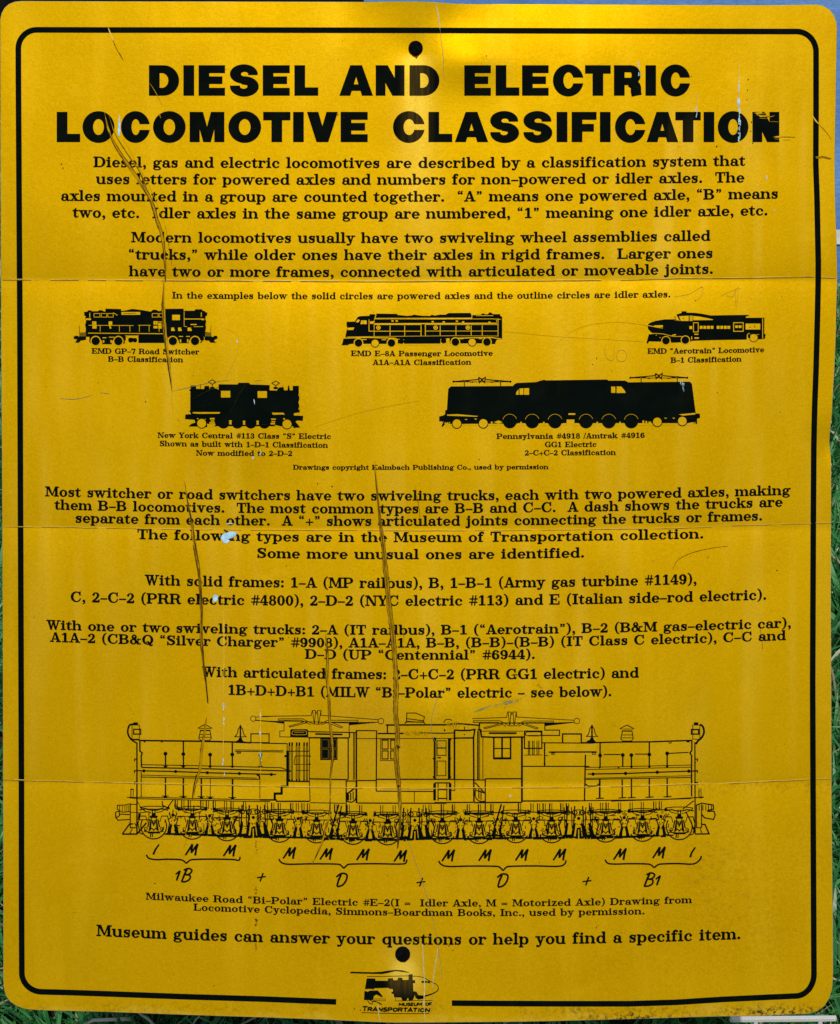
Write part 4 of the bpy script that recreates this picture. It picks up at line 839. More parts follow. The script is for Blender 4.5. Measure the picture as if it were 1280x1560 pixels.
        ink.disc(cx, y0 - 1, 1.3, 8); L([(cx - 13, y0 + 5), (cx - 14, y0 + 8), (cx - 8, y0 + 9.5), (cx + 8, y0 + 9.5), (cx + 14, y0 + 8), (cx + 13, y0 + 4)], 1.5); ink.ring(cx - 12, y0 + 4.5, 2.2, 1.2); ink.ring(cx + 12, y0 + 4.5, 2.2, 1.2)
        L([(cx - 1.8, y0 - 26), (cx - 2.4, y0 - 14)], 1.2); L([(cx + 1.8, y0 - 26), (cx + 2.4, y0 - 14)], 1.2); L([(cx - 4, y0 + 10), (cx - 5, y0 + 17)], 1.5); L([(cx - 1.5, y0 + 10), (cx - 2, y0 + 17)], 1.2)
        F([(cx - 8, y0 + 9), (cx + 9, y0 + 9), (cx + 10, y0 + 11.6), (cx - 9, y0 + 11.6)]); F([(cx - 2.2, y0 - 20), (cx + 2.2, y0 - 20), (cx + 4.6, y0 - 12), (cx - 4.6, y0 - 12)]); L([(cx - 9, y0 + 2), (cx - 6.5, y0 - 10)], 1.6); L([(cx + 9, y0 + 2), (cx + 6.5, y0 - 10)], 1.6)
        # spring leaves and equaliser
        if not idl or True:
            L([(cx - 21, y0 - 28.5), (cx - 8, y0 - 30), (cx + 8, y0 - 30), (cx + 21, y0 - 28.5)], 1.1); L([(cx - 22, y0 - 24), (cx - 12, y0 - 26), (cx - 4, y0 - 24), (cx + 4, y0 - 24), (cx + 12, y0 - 26), (cx + 22, y0 - 24)], 1.5)
            L([(cx - 21, y0 - 28), (cx - 12, y0 - 22), (cx - 4, y0 - 20)], 1.0); L([(cx + 21, y0 - 28), (cx + 12, y0 - 22), (cx + 4, y0 - 20)], 1.0)
        # side frame window edges
        for sgn in (-1, 1):
            L([(cx + sgn * 12, y0 - 15), (cx + sgn * 21, y0 - 15), (cx + sgn * 24, y0 - 4), (cx + sgn * 21, y0 + 11), (cx + sgn * 16, y0 + 13)], 1.25)
            L([(cx + sgn * 12, y0 - 15), (cx + sgn * 9.5, y0 - 6)], 1.0)
    # frame posts under the deck
    def deck(x): return base(x) - 62.5
    for a, b in ((267, 315), (325, 376), (404, 470), (510, 560), (580, 612), (645, 700), (712, 765), (790, 872), (898, 950), (960, 1015)):
        x = a
        while x < b:
            w = r.choice((3.5, 5, 12, 14)); L([(x, deck(x) + 2), (x, deck(x) + 15)], r.choice((1.0, 1.3, 1.6))); L([(x + 3.4, deck(x) + 2), (x + 3.4, deck(x) + 15)], 0.9); x += w + 5
        L([(a, deck(a) + 15.5), (b, deck(b) + 15.5)], 1.3)
    # hangers and brake gear between the axles
    mids = [(W[i][0] + W[i + 1][0]) / 2 for i in range(13)]
    for i, m in enumerate(mids):
        b = base(m); gap = W[i + 1][0] - W[i][0]
        wide = gap > 70
        for sgn in (-1, 1):
            if wide:
                for k in (6, 17):
                    F([(m + sgn * k - 2.4, b - 30), (m + sgn * k + 1.6, b - 30), (m + sgn * (k + 4) + 3.2, b - 12), (m + sgn * (k + 3) - 3, b - 8)]); L([(m + sgn * k, b - 56), (m + sgn * (k + 1.5), b - 30)], 1.7)
                    ink.ring(m + sgn * k, b - 46, 3.4, 1.6); L([(m + sgn * (k + 5), b - 54), (m + sgn * (k + 4), b - 22)], 1.2)
                L([(m + sgn * 24, b - 40), (m + sgn * 30, b - 26), (m + sgn * 26, b - 10)], 1.7); ink.ring(m + sgn * 28, b - 36, 3, 1.4)
                F([(m + sgn * 8, b - 13), (m + sgn * 24, b - 12), (m + sgn * 26, b - 7.5), (m + sgn * 6, b - 7.5)])
            else:
                F([(m + sgn * 2, b - 24), (m + sgn * 4, b - 24), (m + sgn * 8, b - 11), (m + sgn * 7.5, b - 7), (m + sgn * 3, b - 7)]); L([(m + sgn * 1.5, b - 22), (m + sgn * 5.5, b - 6)], 1.0)
                L([(m + sgn * 6, b - 40), (m + sgn * 3, b - 33), (m + sgn * 8, b - 30)], 1.3); F([(m + sgn * 7 - 2.5, b - 46), (m + sgn * 7 + 2.5, b - 46), (m + sgn * 7 + 1.2, b - 50), (m + sgn * 7 - 1.2, b - 50)])
        ink.disc(m, b - 37, 2.6, 10); ink.disc(m - 2.2, b - 28, 1.0, 6); ink.disc(m + 2.2, b - 28, 1.0, 6)
        if wide:
            L([(m - 4, b - 50), (m + 4, b - 50)], 1.0); L([(m - 5, b - 42), (m + 5, b - 42)], 0.8); ink.poly([(m - 3, b - 22), (m + 3, b - 24), (m + 5, b - 7), (m - 5, b - 7)]); op.line([(m, b - 20), (m, b - 6)], 1.6)
        if i in (4, 8): # sloping brake lever with cross links
            L([(m + 6, b - 60), (m - 8, b - 12)], 2.0); L([(m + 10, b - 58), (m + 4, b - 12)], 1.6); L([(m - 14, b - 12), (m + 12, b - 12)], 2.2); ink.ring(m - 2, b - 16, 2.4, 1.2)
    # heavy bottom rail, broken where the wheels show
    x = 252
    while x < 1018:
        w = r.uniform(3, 14); hh = r.choice((2.0, 2.6, 3.4)); F([(x, base(x) - 8.6), (x + w, base(x + w) - 8.6), (x + w, base(x + w) - 8.6 + hh), (x, base(x) - 8.6 + hh)]); x += w + (r.uniform(0, 1.2) if r.random() < .6 else 0)
    L([(x_, base(x_) - 9) for x_ in range(253, 1018, 15)], 1.0)
    for yy in (34.5, 45.5):
        for i, m in enumerate(mids[:-1]):
            L([(m + 5, base(m) - yy), ((m + mids[i + 1]) / 2, base(m) - yy - .6), (mids[i + 1] - 5, base(m) - yy)], 0.9)
    # small fittings that make the gear read as dense
    for k in range(640):
        x = r.uniform(246, 1022); b = base(x); y = b - r.uniform(10, 52); l = r.uniform(1.5, 6)
        near = min(abs(x - m) for m in mids)
        if near > 16 and r.random() < 0.72: continue
        q = r.random()
        if q < .35: L([(x, y), (x, min(b - 5, y + l * 1.6))], r.uniform(.6, 1.3))
        elif q < .65: L([(x, y), (x + l, y + r.uniform(-.6, .6))], r.uniform(.6, 1.3))
        elif q < .85: L([(x, y), (x + l * r.choice((-.6, .6)), y + l)], r.uniform(.7, 1.2))
        else: ink.ring(x, y, r.uniform(1, 2.2), .8)
    return ink, op, det

def axle_marks():
    k = Ink(1.0)
    _l = k.line
    k.line = lambda p, w, **a: _l(p, [v * 1.22 for v in w] if isinstance(w, list) else w * 1.3, **a)
    def M(x, y):   # brush-pen M, x y = lower left
        k.line([(x, y), (x + 6, y - 9), (x + 11, y - 17)], [2.2, 2.6, 2.8]); k.line([(x + 11, y - 17), (x + 9.4, y - 8), (x + 9, y - 3.5)], [2.6, 2.5, 2.2]); k.line([(x + 9, y - 3.5), (x + 14, y - 11), (x + 19, y - 17.5)], [2.2, 2.5, 2.6]); k.line([(x + 19, y - 17.5), (x + 16.4, y - 9), (x + 15, y + .4)], [2.6, 2.8, 2.6])
    for x, y in ((282.5, 1303), (340.5, 1304.5), (431.5, 1308), (487.5, 1309.5), (543.5, 1310.5), (600.5, 1312.5), (673.5, 1312), (729.5, 1311.5), (785.5, 1311), (843, 1310.5), (935, 1309.8), (994.5, 1307.5)): M(x, y)
    k.line([(233.5, 1302), (237, 1294), (242.5, 1286.5)], [2.6, 2.4, 1.8]); k.line([(1051.5, 1306), (1054, 1299), (1059.5, 1290.5)], [2.6, 2.4, 1.8])
    def brace(a, m, b, y, tip, yl, yr):
        k.line(spline([(a, yl), (a + 4, yl + 5.5), (a + 15, y + .6), ((a + m) / 2, y), (m - 12, y + .4), (m - 5, y + 2), (m, tip)], 7), 1.9)
        k.line(spline([(b, yr), (b - 2, yr + 5.5), (b - 12, y + .4), ((b + m) / 2, y - .2), (m + 12, y + .4), (m + 5, y + 2), (m, tip)], 7), 1.9)
    brace(223, 284, 366, 1309, 1315.5, 1302, 1305); brace(425, 524, 620, 1316, 1323, 1308.5, 1309.5); brace(668.5, 766.5, 862.5, 1319.4, 1326.5, 1311.5, 1310.5); brace(922, 997, 1068.5, 1315.8, 1322, 1309.5, 1304)
    def plus(x, y): k.line([(x - 7, y + .8), (x + 6.6, y - 1)], 1.7); k.line([(x + 2.6, y - 6.4), (x - 2.2, y + 6.6)], 1.9)
    plus(398.5, 1336.4); plus(641.5, 1344); plus(894.5, 1342.4)
    def D(x, y): k.line([(x + 6.5, y - 18), (x + 2.5, y - 9), (x, y)], [2.6, 2.6, 2.2]); k.line(spline([(x - 1, y - 14), (x + 7, y - 19.5), (x + 15, y - 17.5), (x + 14, y - 9), (x + 8, y - 1.5), (x, y + .6)], 5), 2.2)
    D(513.4, 1350.2); D(758.5, 1351)
    def B(x, y): k.line([(x + 8, y - 19), (x + 3.5, y - 9), (x, y)], [2.6, 2.6, 2.2]); k.line(spline([(x + 3, y - 17), (x + 10, y - 19.8), (x + 15.5, y - 17), (x + 12, y - 11.5), (x + 5.5, y - 10)], 5), 2.1); k.line(spline([(x + 6, y - 10.4), (x + 12.5, y - 9), (x + 12, y - 3.5), (x + 6, y + .2), (x - 1, y + .4)], 5), 2.1)
    def one(x, y): k.line([(x + 6, y - 15), (x + 3, y - 7), (x + .5, y)], [2.6, 2.6, 2.2]); k.line([(x + 6.2, y - 15.2), (x - 1, y - 9.4)], 1.8)
    one(268.5, 1341.6); B(277, 1342.8); B(982, 1349.6); one(1000, 1349)
    k.disc(236.2, 1346, 1.1, 8)
    return k

def museum_logo():
    g = Draw(500, 1430, 5.818)
    g.line([(195, 301), (280, 302), (400, 304), (480, 302), (540, 292), (595, 284), (650, 286), (715, 302)], 1); g.k.polys.clear()
    k = g.k
    k.line(g.t([(196, 300), (400, 305), (480, 303), (540, 292), (598, 282), (660, 288), (716, 300)]), [2.6, 2.6, 3.8, 3.4, 2.0, 2.4, 0.8])
    g.line([(342, 336), (500, 334), (700, 330), (800, 334), (860, 350), (905, 378), (955, 402), (976, 425), (975, 450)], 6)
    k.line(g.t(spline([(976, 430), (972, 458), (930, 486), (860, 508), (790, 520)], 5)), [0.9 + 2.0 * i / 20 for i in range(21)])
    g.poly([(342, 352), (418, 353), (420, 372), (528, 374), (534, 352), (574, 350), (578, 368), (614, 368), (620, 346), (656, 346), (660, 366), (712, 366), (714, 318), (748, 314), (750, 368), (772, 368), (772, 394), (752, 396), (756, 466), (782, 468), (800, 500), (850, 504), (862, 530), (800, 540), (776, 526), (768, 500), (752, 545), (716, 548), (708, 522), (694, 548), (658, 550), (648, 522), (586, 520), (580, 490), (562, 486), (560, 474), (576, 468), (572, 446), (548, 446), (534, 436), (408, 440), (404, 452), (386, 446), (362, 446), (326, 448)])
    g.rect(828, 374, 850, 392); g.rect(856, 374, 876, 392); g.poly([(880, 374), (898, 376), (908, 394), (882, 394)])
    g.poly([(322, 462), (350, 470), (372, 460), (440, 460), (458, 478), (474, 498), (486, 512), (476, 520), (450, 506), (430, 496), (412, 504), (402, 520), (400, 545), (318, 545)])
    g.line([(402, 534), (508, 534)], 4); g.line([(400, 548), (508, 550), (506, 534)], 4); g.line([(590, 552), (926, 548)], 5); g.line([(594, 550), (600, 522)], 4)
    for p in ([(350, 548), (368, 574), (390, 580)], [(372, 545), (394, 558), (390, 582)], [(402, 548), (440, 566), (478, 588)], [(396, 556), (430, 560), (462, 574), (470, 586)]): g.line(p, 7)
    g.line([(296, 656), (600, 664), (898, 664)], 6.5)
    sl = 0.16
    def word(letters, x0, x1, y0, y1, hgt, first=None):
        n = len(letters); adv = []
        base_w = {'M': 1.15, 'I': .42, 'W': 1.2, ' ': .5, 'T': .85, 'E': .8, 'F': .8, 'S': .85}
        adv = [base_w.get(c, .92) * (1.15 if first and i == 0 else 1) for i, c in enumerate(letters)]
        s = (x1 - x0) / sum(adv); x = x0
        for i, (c, a) in enumerate(zip(letters, adv)):
            h = hgt * (1.22 if first and i == 0 else 1); yy = y0 + (y1 - y0) * (x - x0) / (x1 - x0)
            if c != ' ':
                wpx = a * s * 0.90; lt = LET[c]
                for st in lt:
                    pts = [(x + px * wpx + py * h * sl, yy - py * h) for px, py in st]
                    g.line(pts, hgt * 0.36)
            x += a * s
    LET = {'M': [[(.08, 0), (.08, 1)], [(.08, 1), (.5, .3), (.92, 1)], [(.92, 1), (.92, 0)]], 'U': [[(.1, 1), (.1, .25), (.3, .05), (.7, .05), (.9, .25), (.9, 1)]],
           'S': [[(.9, .85), (.6, .95), (.15, .85), (.15, .6), (.85, .42), (.85, .12), (.4, .05), (.05, .15)]], 'E': [[(.1, 0), (.1, 1)], [(.1, .94), (.95, .94)], [(.1, .5), (.85, .5)], [(.1, .06), (.95, .06)]],
           'O': [[(.5, .95), (.12, .75), (.12, .25), (.5, .05), (.88, .25), (.88, .75), (.5, .95)]], 'F': [[(.1, 0), (.1, 1)], [(.1, .94), (.95, .94)], [(.1, .48), (.85, .48)]],
           'T': [[(.5, 0), (.5, .95)], [(0, .94), (1, .94)]], 'R': [[(.1, 0), (.1, .94), (.7, .94), (.88, .72), (.7, .48), (.15, .48)], [(.5, .48), (.92, 0)]],
           'A': [[(0, 0), (.5, .98), (1, 0)], [(.2, .3), (.8, .3)]], 'N': [[(.1, 0), (.1, 1)], [(.1, .96), (.9, .04)], [(.9, 0), (.9, 1)]],
           'P': [[(.1, 0), (.1, .94), (.7, .94), (.88, .7), (.7, .44), (.15, .44)]], 'I': [[(.5, 0), (.5, 1)]]}
    word('MUSEUM', 626, 834, 597, 594, 27); word('OF', 862, 920, 594, 592, 27)
    word('TRANSPORTATION', 300, 904, 642, 652, 34, True)
    return g

# ------------------------------------------------------------------ the sign
CX = Vector((0, DIST * math.cos(LEAN), CAM_H - DIST * math.sin(LEAN)))       # middle of the sheet
def thing(name, label, cat, loc, group=None):
    o = bpy.data.objects.new(name, None); col.objects.link(o); o.location = loc; o.empty_display_size = 0.1
    o['label'] = label; o['category'] = cat
    if group: o['group'] = group
    return o

FOOT = Vector((0, CX.y + 0.16, 0))
sign = thing('information_sign', 'large creased yellow metal sign explaining diesel and electric locomotive classification, standing in the lawn', 'sign', FOOT)

OUT = [(0.3, 30), (2.5, 20), (7, 12), (14, 6), (23, 2.4), (34, 1.4), (100, 1.8), (300, 2.1), (560, 2.8), (600, 2.2), (640, 2.3), (660, 3.1), (690, 5.2), (730, 6.2), (760, 5.7), (900, 6.4), (1060, 7.4), (1180, 7.7), (1245, 6.7), (1256, 9.4), (1264, 14.6), (1270.5, 23), (1274.6, 34), (1275.3, 44), (1273.8, 120),
       (1272.6, 200), (1271.8, 250), (1272.4, 300), (1274, 350), (1275.2, 400), (1275.6, 425), (1274.6, 460), (1273.2, 520), (1271.4, 560), (1269, 600), (1267.6, 630), (1265, 655), (1263.6, 672), (1264.6, 681), (1266.3, 698), (1266.6, 760), (1266, 900), (1266.6, 1040), (1267, 1190), (1267.4, 1260), (1269, 1400),
       (1269.4, 1485), (1268.4, 1504), (1264, 1520), (1256, 1533), (1245, 1541), (1232, 1544.4), (1160, 1547.6), (1080, 1549), (1000, 1551.4), (960, 1552.6), (900, 1554.2), (840, 1555.8), (800, 1556.6), (720, 1557.4), (655, 1558), (600, 1558.2), (560, 1556.8), (500, 1553.8), (400, 1550), (300, 1546.8), (160, 1541.6), (60, 1539.2),
       (40, 1537.6), (27, 1533.4), (16, 1526.6), (9, 1516.8), (5.6, 1504), (5.2, 1490), (5.0, 1300), (4.4, 1000), (3.2, 720), (1.7, 500), (1.0, 300), (0.5, 120)]

def smooth_outline(pts):
    out = []
    n = len(pts)
    for i in range(n):
        a, b = pts[i], pts[(i + 1) % n]; m = max(1, int(math.hypot(b[0] - a[0], b[1] - a[1]) / 12))
        for k in range(m): out.append((a[0] + (b[0] - a[0]) * k / m, a[1] + (b[1] - a[1]) * k / m))
    return out

def build_panel():
    poly = smooth_outline(OUT); n = len(poly)
    c = np.array(poly); nrm = []
    for i in range(n):
        a, b = c[i - 1], c[(i + 1) % n]; d = (b - a) / (np.linalg.norm(b - a) + 1e-9); nrm.append((-d[1], d[0]))
    nrm = np.array(nrm)                                   # points inward for this clockwise-on-screen outline
    inner = c + nrm * 0.6
    tris = tessellate_polygon([[Vector((p[0], p[1], 0)) for p in inner]])
    cells = []
    # inside cells as plain quads, rim cells cut to the outline
    for t in tris: grid_cut([tuple(inner[i]) for i in t], cells)
    key = {}; xy = []; faces = []
    def vid(p):
        q = (round(p[0], 2), round(p[1], 2))
        if q not in key: key[q] = len(xy); xy.append(p)
        return key[q]
    for p in cells:
        ar = sum(p[j][0] * p[(j + 1) % len(p)][1] - p[(j + 1) % len(p)][0] * p[j][1] for j in range(len(p)))
        if abs(ar) < 1e-4: continue
        if ar > 0: p = p[::-1]
        ids = [vid(q) for q in p]; ids = [v for i, v in enumerate(ids) if v != ids[i - 1]]
        if len(ids) >= 3: faces.append(ids)
    xy = np.array(xy); v = P(xy[:, 0], xy[:, 1])
    me = mesh_from('panel', v.tolist(), faces)
    me.polygons.foreach_set('use_smooth', [True] * len(me.polygons))
    for nm, fn in (('fade', fade_at), ('dirt', dirt_at)):
        a = me.attributes.new(nm, 'FLOAT', 'POINT'); a.data.foreach_set('value', fn(xy[:, 0], xy[:, 1]).astype(np.float32))
    panel = link('panel', me, M_SHEET, sign)
    panel.location = CX - FOOT; panel.rotation_euler = (math.pi / 2 - LEAN, 0, 0)
    # rolled edge: front lip, wall, back
    rings = [P(inner[:, 0], inner[:, 1]), P(c[:, 0], c[:, 1], -0.0004), P(c[:, 0], c[:, 1], -0.0020)]
    vs = np.concatenate(rings).tolist(); fs = []
    for k in range(2):
        for i in range(n):
            j = (i + 1) % n; fs.append((k * n + i, k * n + j, (k + 1) * n + j, (k + 1) * n + i))
    link('sheet_edge', mesh_from('sheet_edge', vs, fs), M_ALU, panel)
    vb = P(c[:, 0], c[:, 1], -0.0020); tb = tessellate_polygon([[Vector((p[0], p[1], 0)) for p in c]])
    cc = []
    for t in tb: grid_cut([tuple(c[i]) for i in t], cc, 40)
    bx = [q for p in cc for q in p]; bf = []; k = 0
    for p in cc: bf.append(tuple(range(k, k + len(p)))); k += len(p)
    bxa = np.array(bx); link('back_face', mesh_from('back_face', P(bxa[:, 0], bxa[:, 1], -0.0021).tolist(), bf), M_ALU, panel)
    return panel
panel = build_panel()

# ---- printed border (open at the foot for the emblem)
bd = Ink(1.0)
def arc(cx, cy, r, a0, a1, n=9, ry=None): ry = ry or r; return [(cx + r * math.cos(math.radians(a0 + (a1 - a0) * i / n)), cy - ry * math.sin(math.radians(a0 + (a1 - a0) * i / n))) for i in range(n + 1)]
path = [(512.4, 1526.4), (400, 1522), (280, 1518.4), (160, 1514), (110, 1512.2)] + arc(64, 1482, 30.6, 268, 180, 12, 29) + [(33, 1400), (32.8, 1200), (32.2, 1000), (31.4, 780), (30.5, 500), (29.2, 300), (28.1, 110)] + arc(56, 74, 28, 180, 90, 12, 28.6) \
    + [(160, 45.7), (400, 45.8), (640, 46.3), (900, 47.2), (1100, 47.8), (1200, 48.0)] + arc(1214, 79, 29.4, 90, 0, 12, 31) + [(1243.4, 160), (1243.0, 250), (1244.8, 300), (1246.8, 400), (1246.6, 430), (1245.6, 480), (1243.5, 560), (1241.3, 620), (1240, 680), (1239.2, 800), (1238.2, 1040), (1238.8, 1200), (1240, 1450)] \
    + arc(1212, 1484, 28.2, 0, -86, 12, 33.4) + [(1180, 1518.8), (1100, 1522.6), (1030, 1527), (960, 1529.2), (860, 1529.2), (760, 1528.8), (688.5, 1528.2)]
bd.line(path, 8.7)
bd.build('printed_border', M_INK, panel)

tt = Ink(1.0)
title_ink(tt, TITLE[0], 99.3, 145.9); tt.build('title_lettering', M_INK, panel, 'first line of the bold title')
tt = Ink(1.0)
title_ink(tt, TITLE[1], 170.4, 216.6); tt.build('title_lettering', M_INK, panel, 'second, wider line of the bold title')

for name, label, cap, lines in TEXT:
    k = Ink(1.0)
    for s, a, b, ys in lines: text_line(k, s, a, b, ys, cap)
    k.build(name, M_INK, panel, label)

def three(name, label, k, y, d):
    o = k.build(name, M_INK, panel, label)
    for q, nm, mt in ((y, 'open_area', M_SHEET), (d, 'printed_detail', M_INK)):
        if q.polys: z = q.build(nm, mt, panel); z['kind'] = 'stuff'
for fn in (road_switcher, passenger, aerotrain, box_electric, long_electric):
    name, label, g = fn(); three(name, label, g.k, g.y, g.d)
a_, b_, c_ = bipolar(); three('locomotive_line_drawing', 'long outline drawing of an electric locomotive with bonnets, bells and many axles', a_, b_, c_)
axle_marks().build('axle_letters', M_INK, panel, 'brush-written axle letters and braces under the line drawing')
lg = museum_logo(); three('museum_emblem', 'small black emblem of a horse and locomotive in the gap of the border', lg.k, lg.y, lg.d)

# ---- bolts
def bolt(px, py, r):
    base = P(px, py, 0.0006); verts = []; faces = []; n = 32
    prof = [(1.0, -0.0006), (1.0, 0.0009), (0.94, 0.0016), (0.80, 0.0023), (0.55, 0.0029), (0.28, 0.0032), (0.05, 0.0033)]
    R_ = r * K
    for rr, z in prof:
        for i in range(n): verts.append((base[0] + math.cos(i / n * 6.28318) * rr * R_, base[1] + math.sin(i / n * 6.28318) * rr * R_, base[2] + z))
    for k in range(len(prof) - 1):
        for i in range(n): j = (i + 1) % n; faces.append((k * n + i, k * n + j, (k + 1) * n + j, (k + 1) * n + i))
    faces.append(tuple(range((len(prof) - 1) * n, len(prof) * n)))
    me = mesh_from('bolt', verts, faces); me.polygons.foreach_set('use_smooth', [True] * len(me.polygons))
    link('bolt', me, M_BOLT, panel)
bolt(633.3, 73.3, 11.0); bolt(613.6, 1453.4, 11.4)
rr = Ink(1.3)
rr.poly([(627, 83), (640, 83), (637, 86), (634.6, 90), (632.5, 87.5), (629, 86)]); rr.build('rust_stain', M_RUST, panel); rr = Ink(1.3)
rr.poly([(605, 1462), (621, 1463), (617, 1466.5), (611, 1466)])
rr.build('rust_stain', M_RUST, panel)

# ---- folds, scratches, splits and chips
def jitter(pts, a, step=6):
    q = []
    for i in range(len(pts) - 1):
        n = max(1, int(math.hypot(pts[i + 1][0] - pts[i][0], pts[i + 1][1] - pts[i][1]) / step))
        for k in range(n): t = k / n; q.append((pts[i][0] + (pts[i + 1][0] - pts[i][0]) * t + rnd.gauss(0, a), pts[i][1] + (pts[i + 1][1] - pts[i][1]) * t + rnd.gauss(0, a)))
    q.append(pts[-1]); return q

def crease(pts, strong, right):  # each fold is drawn as a pale line with a darker line just below
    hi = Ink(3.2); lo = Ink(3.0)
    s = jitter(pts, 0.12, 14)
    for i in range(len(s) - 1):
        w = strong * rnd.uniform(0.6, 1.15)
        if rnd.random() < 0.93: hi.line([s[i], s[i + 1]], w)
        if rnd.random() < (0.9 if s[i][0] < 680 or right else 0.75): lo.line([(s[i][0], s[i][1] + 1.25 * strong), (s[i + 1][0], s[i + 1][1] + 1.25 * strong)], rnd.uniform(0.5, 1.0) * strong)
    hi.build('fold_crease', M_CREASE, panel)['kind'] = 'stuff'; lo.build('crease_dark_line', M_CREASE_D, panel)['kind'] = 'stuff'
crease([(4, 425.4), (120, 425.6), (246, 426.6), (400, 427.3), (560, 428.2), (640, 427.8), (800, 427.2), (960, 425.6), (1040, 423.2), (1130, 423.0), (1236, 420.6), (1240, 421.0)], 1.15, True)
crease([(1251, 422.2), (1272, 423)], 1.0, True)
crease([(8, 802), (120, 803.2), (246, 805.5), (340, 806.6), (480, 807.2), (560, 807.6), (640, 808), (780, 807.6), (900, 806), (1040, 804.2), (1130, 800), (1236, 797)], 0.72, False); crease([(1243, 797), (1266, 796)], 0.7, False)
crease([(6, 1187.4), (100, 1190), (200, 1192.4), (330, 1195.6), (480, 1199), (640, 1201), (780, 1199.4), (900, 1199), (1020, 1195), (1110, 1193), (1234, 1186.8)], 0.9, False); crease([(1243, 1186.6), (1266, 1186)], 0.7, False)

def scratch(pts, width, strands, name='scratch', core=M_OCHRE, taper=True):
    c = spline(pts, 7); n = len(c); width *= 0.84
    ws = [width * (min(1, 0.12 + 3.5 * min(i / n, 1 - i / n)) if taper else 1) * rnd.uniform(0.85, 1.12) for i in range(n)]
    a = Ink(2.9); a.line(c, ws); o = a.build(name, core, panel)
    b = Ink(3.5)
    for s in range(strands):
        off = rnd.uniform(-0.55, 0.55) if s else -0.45
        i = rnd.randint(0, max(0, n // 5))
        while i < n - 2:
            l = rnd.randint(4, max(5, n // 3)); seg = c[i:i + l]
            if len(seg) > 1: b.line([(p[0] + off * ws[min(n - 1, i + k)] + rnd.gauss(0, .10), p[1]) for k, p in enumerate(seg)], [rnd.uniform(.3, 1.0) * (1 if 0 < k < len(seg) - 1 else .3) for k in range(len(seg))])
            i += l + rnd.randint(1, 7)
    b.build('scratch_grime', M_GOUGE, panel)['kind'] = 'stuff'
def hair(pts, w, mat=M_GOUGE, name='scratch', n=6):
    c = spline(pts, n); a = Ink(3.3); a.line(c, [w * (0.4 + 0.6 * math.sin(math.pi * (i + .5) / (len(c)))) * rnd.uniform(.7, 1.2) for i in range(len(c))]); a.build(name, mat, panel)
hair([(165, 42), (168, 50), (173, 62)], 1.8, M_CREASE); hair([(168, 50), (173, 63), (178, 75), (188, 92)], 0.9)
hair([(182, 80), (188, 92)], .5); hair([(228, 126), (238, 142), (247, 160)], 0.9, M_OCHRE); hair([(243, 174), (245, 180)], 1.2, M_OCHRE)
scratch([(159, 171), (165, 196), (176, 222), (196, 252), (214, 278), (230, 305), (239, 335), (247, 360), (251, 395), (252, 430)], 6.4, 6)
scratch([(166, 176), (176, 205), (193, 232), (212, 260), (226, 292), (238, 320)], 2.2, 2)
hair([(188, 212), (206, 244), (226, 280), (244, 322), (254, 350)], .7, M_OCHRE); hair([(252, 345), (257, 372), (262, 405)], .6)
scratch([(250, 426), (249, 460), (250, 490), (253, 520), (257, 550), (262, 592)], 6.2, 4)
hair([(249, 430), (249, 470), (251, 510), (257, 560), (262, 596)], 1.3); hair([(262, 596), (262, 615), (264, 630)], .5, M_OCHRE)
hair([(262, 596), (285, 591), (310, 585), (325, 582)], .7, M_GREEN); hair([(325, 582), (350, 579)], .6, M_GREEN); hair([(388, 580), (400, 579)], .6, M_GREEN)
hair([(92, 607), (115, 608), (140, 602)], .8, M_GREEN); hair([(152, 598), (168, 600)], .7, M_GREEN)
hair([(292, 608), (320, 594), (334, 590)], .6, M_DIM); hair([(352, 628), (362, 605), (374, 586)], .6, M_DIM)
scratch([(281, 733), (286, 765), (292, 795), (296, 825), (302, 860), (305, 890), (307, 930), (307, 970), (310, 1010), (314, 1040), (317, 1072)], 5.6, 6)
hair([(294, 830), (299, 858), (304, 880)], 1.1); hair([(308, 990), (313, 1030), (316, 1070)], 1.3)
hair([(142, 812), (147, 798)], .7, M_OCHRE); hair([(571, 702), (573, 722), (575, 745), (578, 790), (581, 812)], 1.6, M_OCHRE)
scratch([(571, 712), (574, 745), (579, 790), (584, 830), (588, 870), (593, 920), (599, 970), (602, 1010), (604, 1050), (603, 1085), (606, 1120), (604, 1150), (608, 1200), (610, 1240), (608, 1270), (606, 1292)], 8.6, 9)
hair([(605, 1260), (606, 1280), (605.4, 1294)], 1.6); fin = Ink(3.4); fin.poly([(604, 1135), (611, 1138), (606, 1141)]); fin.disc(607.4, 1198, 2.2, 8); fin.build('dark_speck', M_GOUGE, panel)['kind'] = 'stuff'
hair([(632, 745), (638, 770), (641, 800)], .7); hair([(615, 960), (616, 980)], .5)
scratch([(496, 962), (498, 985), (499, 1010), (498, 1030), (501, 1060), (502, 1090), (505, 1120), (507, 1150), (504, 1180), (503, 1215)], 5.0, 6)
scratch([(503, 1215), (502, 1240), (496, 1262), (490, 1285), (476, 1316)], 3.0, 3)
scratch([(315, 1092), (312, 1115), (308, 1140), (305, 1170), (298, 1195), (294, 1220)], 4.4, 4); hair([(299, 1180), (295, 1200), (293, 1216)], 1.8); hair([(285, 1278), (280, 1292)], .8, M_OCHRE)
hair([(1158, 0 + 176), (1172, 178), (1180, 176)], .9, M_OCHRE)
for y, a, b, w in ((172, 1149, 1168, 1.1), (175.5, 1153, 1172, 1.3), (180, 1157, 1170, .7), (185.2, 1172, 1188, .6), (208.6, 1178, 1188, 1.0), (211.6, 1180, 1188, .7)): hair([(a, y), ((a + b) / 2, y + rnd.uniform(-.4, .8)), (b, y + .8)], w, M_OCHRE)
